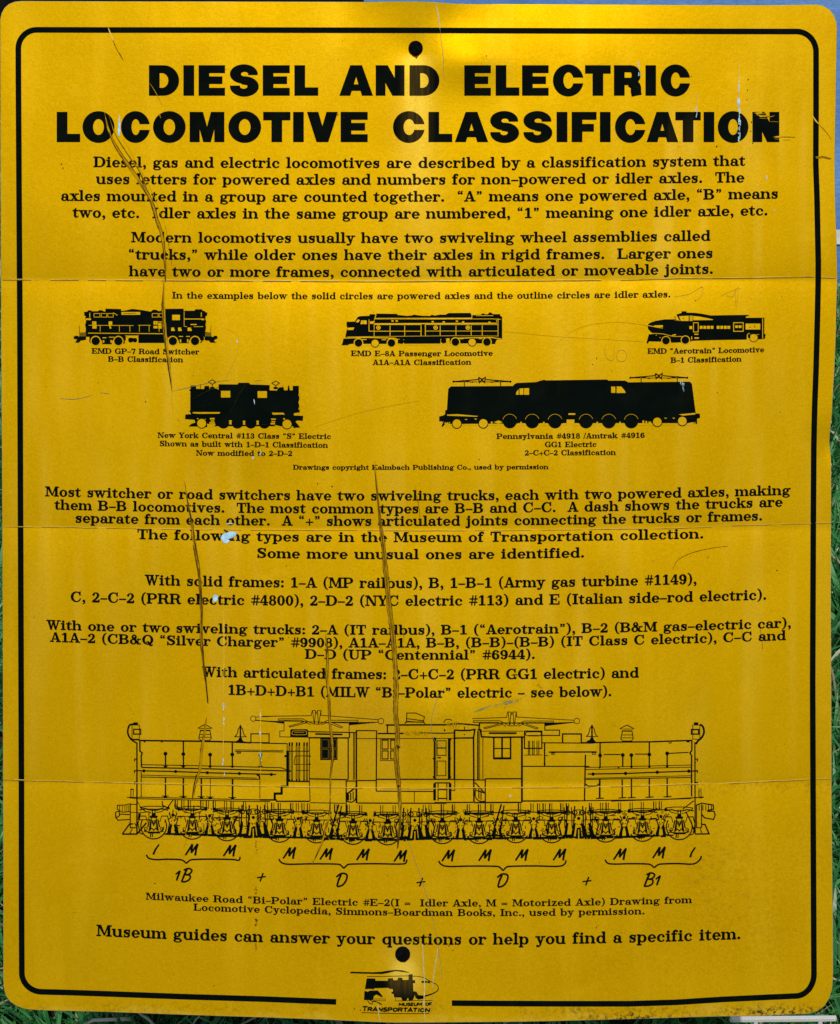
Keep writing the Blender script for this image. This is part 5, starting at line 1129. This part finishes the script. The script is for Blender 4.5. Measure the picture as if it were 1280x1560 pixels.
for q_ in ([(1150, 171.5), (1160, 170.5), (1163, 173), (1153, 174.5)], [(1156, 176), (1170, 175.5), (1167, 178), (1158, 178)], [(1180, 207.8), (1188, 207), (1188, 209.4), (1183, 209.6)]):
    a = Ink(3.1); a.poly(q_); a.build('worn_patch', M_SHEET, panel)
hair([(1188, 208.8), (1200, 208.6), (1212, 209)], .8, M_GOUGE); hair([(1192, 213), (1205, 213)], .5, M_OCHRE)
hair([(1238, 176), (1243, 184), (1248, 189)], 2.0, M_CREASE); hair([(1247, 189), (1258, 200), (1267, 213)], .6)
scratch([(1241, 239), (1247, 240), (1254, 239), (1262, 241), (1267, 241.5)], 4.0, 3)
hair([(1025, 868), (1033, 853), (1055, 842), (1085, 835), (1110, 832)], .7); hair([(1077, 851), (1080, 846)], .6)
hair([(1098, 452), (1110, 445), (1130, 438)], .4, M_PENCIL); hair([(1026, 452), (1050, 448), (1070, 437), (1068, 452), (1058, 458)], .5, M_PENCIL); hair([(1107, 450), (1116, 452), (1125, 437), (1122, 470)], .5, M_PENCIL)
hair([(921, 530), (924, 545), (934, 548), (936, 528)], .5, M_PENCIL); k_ = Ink(3.2); k_.ring(947, 542, 8, .5, 0, 360, 16, 9); k_.build('pencil_scribble', M_PENCIL, panel)
hair([(1158, 955), (1161, 975), (1162, 990)], .5); hair([(1131, 955), (1131, 975)], .4, M_OCHRE); hair([(1120, 436), (1121, 468)], .3, M_PENCIL)
# splits in the reflective film
hair([(664, 5), (667, 18), (669, 32), (670.5, 44)], 1.6, M_PALE, 'film_split'); hair([(670.5, 44), (672, 60), (675, 82), (676, 100), (675, 121)], .7, M_GREEN, 'film_split')
hair([(680, 1046), (668, 1062), (661, 1080), (657, 1100), (658, 1118), (664, 1130), (680, 1142)], .8, M_GREEN, 'film_split')
hair([(622, 1280), (630, 1305), (640, 1332), (652, 1372), (660, 1405), (666, 1432)], .7, M_GREEN, 'film_split'); hair([(664, 1422), (668, 1445), (673, 1480), (673, 1494)], .7, M_GREEN, 'film_split')
hair([(668, 1442), (664, 1465), (661, 1486), (659, 1505)], 1.3, M_PALE, 'film_split'); hair([(659, 1505), (658, 1530), (657, 1545)], .6, M_GREEN, 'film_split')
hair([(644, 1438), (645, 1465), (647, 1500), (646, 1530), (648, 1556)], 1.5, M_PALE, 'film_split'); hair([(576, 1530), (577, 1545), (579.5, 1557)], 1.2, M_PALE, 'film_split')
hair([(722, 1085), (735, 1080), (749, 1074)], 2.4, M_GREEN, 'film_split')
# primer showing where the film has gone
def blob(x, y, pts, mat=M_CHIP, name='paint_chip', layer=3.8):
    a = Ink(layer); a.poly([(x + p[0], y + p[1]) for p in pts]); a.build(name, mat, panel)
blob(347, 818, [(-11, 1), (-8, -4), (-3, -6), (2, -8), (8, -8), (13, -7), (13, -3), (9, 0), (5, 3), (2, 7), (-2, 10), (-6, 9), (-9, 5)])
blob(350, 821, [(-3, 0), (2, -1), (6, -2), (5, 1), (0, 2)], M_GOUGE, 'dark_speck', 4.3)
blob(350, 797.6, [(-6, .4), (-2, -.8), (4, -.6), (6, 0), (3, .8), (-3, 1)]); blob(343, 808, [(-1.6, -2), (1.4, -1), (1.8, 2), (-1.2, 1.6)], M_GOUGE, 'dark_speck')
blob(328, 911.5, [(-4, 0), (-2, -5), (1, -6), (4, -3), (4, 1), (1, 5), (-2, 5)])
blob(182, 192, [(-1.8, 14), (-2.2, 4), (-1, -8), (0, -18), (1.4, -6), (1.6, 6), (.6, 16)])
for x, y, h in ((1126, 182, 36), (1062, 172, 9), (973, 99, 5), (974, 112, 8), (386, 694, 4), (397, 690, 4), (387, 613, 3), (1041, 590, 6), (1038, 585, 3), (1126, 128, 12), (1168, 271, 2.6), (341, 1078, 9), (341, 1098, 9), (340, 1160, 6), (342, 1178, 4), (397, 1115, 4), (397, 1152, 7), (397, 1090, 4), (361, 520, 3), (1180, 320, 1.2), (777, 1213, 1.0)):
    a = Ink(3.6)
    for k in range(int(3 + h / 2)):
        yy = y + rnd.uniform(-h, h) * .9; xx = x + rnd.gauss(0, .7 if h < 20 else 1.0); l = rnd.uniform(.6, 2.6) * (1 + h / 30); w = rnd.uniform(.3, .9) * (1 + h / 30)
        a.poly([(xx - w / 2, yy - l), (xx + w / 2, yy - l * .6), (xx + w / 3, yy + l), (xx - w / 2, yy + l * .7)])
    a.build('paint_chip', M_CHIP, panel)['kind'] = 'stuff'
hair([(341, 930), (341.4, 990), (341, 1070)], 1.0, M_CREASE); hair([(341, 1110), (340, 1150)], .8, M_CREASE); hair([(398, 1075), (397, 1100), (397, 1180)], .8, M_CREASE); hair([(1126, 90), (1126.6, 130), (1126, 175)], .9, M_CREASE); hair([(1062, 140), (1062, 165)], .7, M_CREASE)
# vertical run of dark spots in the lower left and sundry pits
a = Ink(3.4)
for k in range(60):
    y = rnd.choice((rnd.uniform(1350, 1362), rnd.uniform(1400, 1410), rnd.uniform(1425, 1448), rnd.uniform(1280, 1300))); a.disc(390 + rnd.gauss(0, .9), y, rnd.uniform(.3, .8), 6, rnd.uniform(.4, 1.6))
for x, y in ((515, 175), (524, 179), (1140, 121), (1139, 137), (1138, 152), (1092, 223), (1145, 186), (1144, 200), (1147, 218), (741, 85), (94, 250), (96, 256), (909, 546), (903, 555), (1093, 598), (484, 737), (506, 741), (730, 700), (995, 854), (1184, 869), (265, 1485), (326, 1502), (912, 1410), (909, 1413), (769, 1078), (559, 1048), (222, 612), (403, 844), (760, 1180), (1060, 458), (914, 458), (540, 1537), (549, 1539), (684, 1441), (690, 1448)):
    a.disc(x, y, rnd.uniform(.5, 1.2), 7, rnd.uniform(.5, 1.6))
for k in range(150): a.disc(rnd.uniform(40, 1230), rnd.uniform(60, 1530), rnd.uniform(.25, .7), 6)
a.build('dark_speck', M_GOUGE, panel)['kind'] = 'stuff'
a = Ink(3.3)
for k in range(46):   # green scuff right of the centre and rust-brown one on the roof line
    x = rnd.gauss(772, 8); a.line([(x, 1071 - .25 * (x - 772) + rnd.gauss(0, 1.8)), (x + rnd.uniform(1, 5), 1070.6 - .25 * (x - 768) + rnd.gauss(0, 1.8))], rnd.uniform(.3, 1.1))
a.build('scuff_mark', M_GREEN, panel)['kind'] = 'stuff'
a = Ink(3.3)
for k in range(40):
    x = rnd.gauss(628, 10); a.line([(x, 1117 + rnd.gauss(0, 2.2)), (x + rnd.uniform(1, 5), 1117 + rnd.gauss(0, 2.2))], rnd.uniform(.3, .9))
for k in range(26): x = rnd.gauss(686, 7); a.line([(x, 1104 + rnd.gauss(0, 3)), (x + rnd.uniform(1, 4), 1103 + rnd.gauss(0, 3))], rnd.uniform(.4, 1.2))
for x, y in ((823, 1046), (820, 1043), (826, 1048), (832, 1058), (780, 1028), (786, 1030)): a.disc(x, y, rnd.uniform(1, 2.2), 7)
a.build('scuff_mark', M_OCHRE, panel)['kind'] = 'stuff'
# light wiping marks (paler swirls)
for pts in ([(345, 500), (362, 512), (360, 540), (345, 575)], [(770, 505), (850, 512), (980, 520)], [(840, 530), (880, 500), (940, 490), (1010, 500)], [(480, 650), (560, 625), (640, 610)], [(1075, 1020), (1070, 1045), (1050, 1062)]):
    hair(pts, 1.6, M_SHEET, 'wipe_mark')

# ---- what carries the sheet: a bent steel bracket and a square post behind it
def boxmesh(name, parent, mat, loc, dims, rotx=0.0, bevel=0.002):
    import bmesh
    bm = bmesh.new(); bmesh.ops.create_cube(bm, size=1)
    for v in bm.verts: v.co.x *= dims[0]; v.co.y *= dims[1]; v.co.z *= dims[2]
    if bevel: bmesh.ops.bevel(bm, geom=bm.edges[:], offset=bevel, segments=2, affect='EDGES')
    me = bpy.data.meshes.new(name); bm.to_mesh(me); bm.free()
    o = link(name, me, mat, parent); o.location = loc; o.rotation_euler = (rotx, 0, 0); return o
boxmesh('mounting_rail', panel, M_STEEL, (0, 0.0, -0.0165), (0.045, 0.74, 0.012))
boxmesh('post', sign, M_STEEL, (0, -0.02, 0.31), (0.05, 0.05, 0.70)); boxmesh('post_bracket', sign, M_STEEL, (0, -0.075, 0.69), (0.044, 0.16, 0.05), -LEAN)

# ------------------------------------------------------------------ ground: soil, lawn, blue-grey paving with painted line, behind and below the sign
def lawn_edge(x): return 3.30 - 0.04 * x + 0.05 * math.sin(3.1 * x) + 0.02 * math.sin(9 * x) + 0.85 * min(1, max(0, (-0.5 - x) / 0.4))
def ground_mat():
    m, nt, b = new_mat('damp_soil', 0.9, 0.2)
    c = mixc(nt, ramp(nt, noise(nt, 30, 6), 0.35, 0.65), (0.018, 0.013, 0.007), (0.055, 0.040, 0.020))
    c = mixc(nt, ramp(nt, noise(nt, 4, 4), 0.45, 0.65), c, (0.012, 0.050, 0.014))
    nt.links.new(c, b.inputs['Base Color'])
    bp = N(nt, 'ShaderNodeBump'); bp.inputs['Strength'].default_value = 0.8; bp.inputs['Distance'].default_value = 0.02
    nt.links.new(noise(nt, 40, 6), bp.inputs['Height']); nt.links.new(bp.outputs[0], b.inputs['Normal']); return m
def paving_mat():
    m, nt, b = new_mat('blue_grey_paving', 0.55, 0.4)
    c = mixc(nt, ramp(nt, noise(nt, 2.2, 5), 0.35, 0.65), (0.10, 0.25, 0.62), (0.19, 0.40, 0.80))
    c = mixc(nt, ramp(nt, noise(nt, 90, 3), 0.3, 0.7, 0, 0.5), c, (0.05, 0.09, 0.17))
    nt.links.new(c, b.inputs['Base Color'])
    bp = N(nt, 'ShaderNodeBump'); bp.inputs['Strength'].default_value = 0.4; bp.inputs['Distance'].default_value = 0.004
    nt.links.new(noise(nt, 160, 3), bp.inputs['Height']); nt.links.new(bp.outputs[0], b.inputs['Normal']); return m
def sheet(name, x0, x1, y0, y1, z, mat, nx=1, ny=1, edge=None, kind='structure'):
    vs = []; fs = []
    for j in range(ny + 1):
        for i in range(nx + 1):
            x = x0 + (x1 - x0) * i / nx; t = j / ny; ya = edge(x) if edge else y0
            vs.append((x, ya + (y1 - ya) * t, z))
    for j in range(ny):
        for i in range(nx): a = j * (nx + 1) + i; fs.append((a, a + 1, a + nx + 2, a + nx + 1))
    o = link(name, mesh_from(name, vs, fs), mat)
    if kind: o['kind'] = kind
    return o
sheet('ground', -200, 200, -200, 200, 0, ground_mat())
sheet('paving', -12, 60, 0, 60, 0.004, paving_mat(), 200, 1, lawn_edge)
M_LINE = simple('white_road_paint', (0.78, 0.76, 0.70), (0.62, 0.60, 0.55), 40, 0.6)
o = sheet('painted_line', 0.2, 20, 3.56, 3.63, 0.008, M_LINE)
M_STONE = simple('pebble', (0.32, 0.28, 0.22), (0.14, 0.11, 0.08), 25, 0.8)

def blob_mesh(r_, seed, n1=10, n2=7, sq=0.6):
    rr_ = random.Random(seed); ph = [rr_.uniform(0, 6.28) for _ in range(6)]
    vs = [(0, 0, -r_ * sq)]; fs = []
    for j in range(1, n2):
        th = math.pi * j / n2 - math.pi / 2
        for i in range(n1):
            a = 2 * math.pi * i / n1; k = r_ * (1 + .18 * math.sin(2 * a + ph[0] + th) + .1 * math.sin(3 * a + ph[1] - 2 * th))
            vs.append((k * math.cos(th) * math.cos(a), k * math.cos(th) * math.sin(a), k * sq * math.sin(th)))
    vs.append((0, 0, r_ * sq)); top = len(vs) - 1
    for i in range(n1): fs.append((0, 1 + (i + 1) % n1, 1 + i)); fs.append((top, 1 + (n2 - 2) * n1 + i, 1 + (n2 - 2) * n1 + (i + 1) % n1))
    for j in range(n2 - 2):
        for i in range(n1): a = 1 + j * n1 + i; b = 1 + j * n1 + (i + 1) % n1; fs.append((a, b, b + n1, a + n1))
    return vs, fs
vs, fs = [], []
for k in range(700):
    x = rnd.uniform(-2.5, 2.5); y = lawn_edge(x) + rnd.gauss(0.0, 0.035); v, f = blob_mesh(rnd.uniform(.006, .022), k, 7, 5)
    b0 = len(vs); vs += [(p[0] + x, p[1] + y, p[2] + 0.008) for p in v]; fs += [tuple(i + b0 for i in q) for q in f]
o = link('gravel', mesh_from('gravel', vs, fs), M_STONE); o['kind'] = 'stuff'; o['label'] = 'loose pebbles along the edge of the lawn'; o['category'] = 'gravel'

# ---- grass
def grass_mat():
    m, nt, b = new_mat('grass_blade', 0.36, 0.6)
    at = N(nt, 'ShaderNodeAttribute'); at.attribute_name = 'tone'
    r = N(nt, 'ShaderNodeValToRGB'); el = r.color_ramp.elements
    el[0].position = 0.0; el[0].color = (0.012, 0.085, 0.030, 1); el[1].position = 1.0; el[1].color = (0.80, 0.74, 0.58, 1)
    for p, c in ((0.35, (0.036, 0.235, 0.060)), (0.62, (0.095, 0.380, 0.100)), (0.80, (0.28, 0.55, 0.22)), (0.88, (0.36, 0.30, 0.18))): e = el.new(p); e.color = (*c, 1)
    nt.links.new(at.outputs['Fac'], r.inputs['Fac']); nt.links.new(r.outputs[0], b.inputs['Base Color'])
    tr = N(nt, 'ShaderNodeBsdfTranslucent'); nt.links.new(r.outputs[0], tr.inputs[0])
    mx = N(nt, 'ShaderNodeMixShader'); mx.inputs[0].default_value = 0.25
    nt.links.new(b.outputs[0], mx.inputs[1]); nt.links.new(tr.outputs[0], mx.inputs[2]); nt.links.new(mx.outputs[0], nt.nodes['Material Output'].inputs[0])
    return m
def make_grass(n, x0, x1, y0, y1, name, label, big=1.0):
    x = rng.uniform(x0, x1, n); y = rng.uniform(y0, y1, n)
    e = 3.30 - 0.04 * x + 0.05 * np.sin(3.1 * x) + 0.02 * np.sin(9 * x) + 0.85 * np.clip((-0.5 - x) / 0.4, 0, 1)
    thin = vnoise(x * 5 + 40, y * 5 + 40)
    keep = (y < e - 0.01 + rng.normal(0, .025, n)) & (thin > rng.uniform(-0.15, 0.42, n)); x, y = x[keep], y[keep]; n = len(x)
    L = rng.uniform(.025, .085, n) * (0.7 + 0.5 * vnoise(x * 7, y * 7)); w = rng.uniform(.0011, .0026, n) * big ** 1.4; L = L * big
    az = vnoise(x * 9 + 11, y * 9) * 9 + rng.normal(0, 1.1, n); bend = rng.uniform(.25, 1.25, n); fa = az + np.pi / 2 + rng.normal(0, .5, n)
    d = np.stack([np.cos(az), np.sin(az)], 1); s = np.stack([np.cos(fa), np.sin(fa)], 1)
    tone = np.clip(rng.normal(.42, .16, n) + .2 * (vnoise(x * 4, y * 4) - .5), 0, .78)
    dead = rng.random(n) < (.05 + .12 * (vnoise(x * 6 + 5, y * 6 + 9) > .6)); tone[dead] = rng.uniform(.84, 1.0, dead.sum()); bend[dead] *= 1.5
    lev = []
    for t, ww in ((0, .8), (.35, 1.0), (.7, .75), (1, .05)):
        ang = bend * t; hor = L * t * np.sin(ang * .8 + .05) ; ver = L * t * np.cos(ang * .8)
        c = np.stack([x + d[:, 0] * hor, y + d[:, 1] * hor, np.maximum(ver, .002)], 1)
        o_ = np.stack([s[:, 0] * w * ww, s[:, 1] * w * ww, np.zeros(n)], 1)
        lev.append(c - o_); lev.append(c + o_)
    V = np.stack(lev, 1).reshape(-1, 3)                    # 8 verts per blade
    b = (np.arange(n) * 8)[:, None]
    F = np.concatenate([b + np.array([[0, 1, 3, 2]]), b + np.array([[2, 3, 5, 4]]), b + np.array([[4, 5, 7, 6]])], 0)
    me = bpy.data.meshes.new(name); me.vertices.add(len(V)); me.vertices.foreach_set('co', V.ravel())
    me.loops.add(len(F) * 4); me.loops.foreach_set('vertex_index', F.ravel().astype(np.int32)); me.polygons.add(len(F)); me.polygons.foreach_set('loop_start', np.arange(len(F)) * 4)
    me.update(calc_edges=True); me.validate()
    a = me.attributes.new('tone', 'FLOAT', 'POINT'); a.data.foreach_set('value', np.repeat(tone, 8).astype(np.float32))
    o = link(name, me, M_GRASS); o['kind'] = 'stuff'; o['label'] = label; o['category'] = 'grass'
    return o
M_GRASS = grass_mat()
make_grass(180000, -1.15, 1.15, 1.25, 4.15, 'grass', 'green lawn with dry blades behind and below the yellow sign')
make_grass(190000, -3.6, 3.6, -1.2, 4.15, 'grass', 'coarser lawn spreading away in front of the sign and to both sides', 1.35)

# ---- small things behind the sign
def aligned_box(name, x0, x1, y0, y1, z0, z1, mat, parent=None, bev=0.004):
    import bmesh
    bm = bmesh.new(); bmesh.ops.create_cube(bm, size=1)
    for v in bm.verts: v.co.x *= (x1 - x0); v.co.y *= (y1 - y0); v.co.z *= (z1 - z0)
    bmesh.ops.bevel(bm, geom=bm.edges[:], offset=bev, segments=2, affect='EDGES')
    me = bpy.data.meshes.new(name); bm.to_mesh(me); bm.free(); o = link(name, me, mat, parent)
    o.location = ((x0 + x1) / 2, (y0 + y1) / 2, (z0 + z1) / 2); return o
def at_ground(px, py, z=0.0):
    a = math.atan((780 - py) * K / DIST) - LEAN      # elevation of the ray through that row
    y = (CAM_H - z) / math.tan(-a)
    depth = y * math.cos(LEAN) + (CAM_H - z) * math.sin(LEAN)
    return (px - 640) * K / DIST * depth, y

M_SLEEPER = simple('tarred_timber', (0.004, 0.004, 0.004), (0.014, 0.012, 0.010), 30, 0.8, 0.1)
x1_, y1_ = at_ground(566, 4, 0.0)
wall = thing('timber_wall', 'low black tarred timber wall on the far left beyond the lawn', 'wall', (x1_ - 1.2, 4.2, 0))
yw = 4.15
for j in range(3):
    for i in range(3):
        a = x1_ * 0.93 - 1.05 * (i + 1); aligned_box('plank', a + .004 - FOOT.x * 0, a + 1.046, yw, yw + 0.12, 0.005 + .1 * j, .101 + .1 * j, M_SLEEPER, None).parent = wall
for o in wall.children: o.location = Vector(o.location) - wall.location
x2_, y2_ = at_ground(783, 2)
M_POST = simple('dark_painted_steel', (0.006, 0.007, 0.009), (0.016, 0.017, 0.02), 40, 0.5)
bol = thing('bollard', 'thin dark bollard standing on the blue paving behind the top edge of the sign', 'bollard', (x2_, y2_ + .03, 0.004))
def lathe(name, prof, parent, mat, n=20):
    vs = [(r * math.cos(6.28318 * i / n), r * math.sin(6.28318 * i / n), z) for r, z in prof for i in range(n)]; fs = []
    for k in range(len(prof) - 1):
        for i in range(n): j = (i + 1) % n; fs.append((k * n + i, k * n + j, (k + 1) * n + j, (k + 1) * n + i))
    fs.append(tuple(range((len(prof) - 1) * n, len(prof) * n)))
    return link(name, mesh_from(name, vs, fs), mat, parent)
lathe('shaft', [(.012, 0.012), (.012, .5)], bol, M_POST); lathe('base_plate', [(.030, 0), (.030, .010), (.014, .012)], bol, M_POST); lathe('cap', [(.0125, .5), (.016, .503), (.016, .515), (.008, .523), (.001, .525)], bol, M_POST)
# white strip lying in the grass below the lower right corner
M_PLASTIC = simple('white_plastic', (0.80, 0.80, 0.78), (0.72, 0.72, 0.70), 20, 0.4)
ax, ay = at_ground(1128, 1552.8, .08); bx_, by_ = at_ground(1274.0, 1551.5, .08)
st = thing('white_strip', 'narrow white plastic strip lying in the grass below the lower right corner of the sign', 'strip', ((ax + bx_) / 2, (ay + by_) / 2, .08))
L_ = math.hypot(bx_ - ax, by_ - ay) + 0.01
r_ = aligned_box('strip_body', -L_ / 2, L_ / 2, -.0022, .0022, -.0022, .0022, M_PLASTIC, st, .0005); st.rotation_euler.z = math.atan2(by_ - ay, bx_ - ax); r_.location = (-0.005, 0, 0)
for sgn in (-1, 1): q = aligned_box('peg', -.002, .002, -.002, .002, -.039, .039, M_PLASTIC, st, .0005); q.location = (sgn * (L_ / 2 - .02), 0, -.0412)
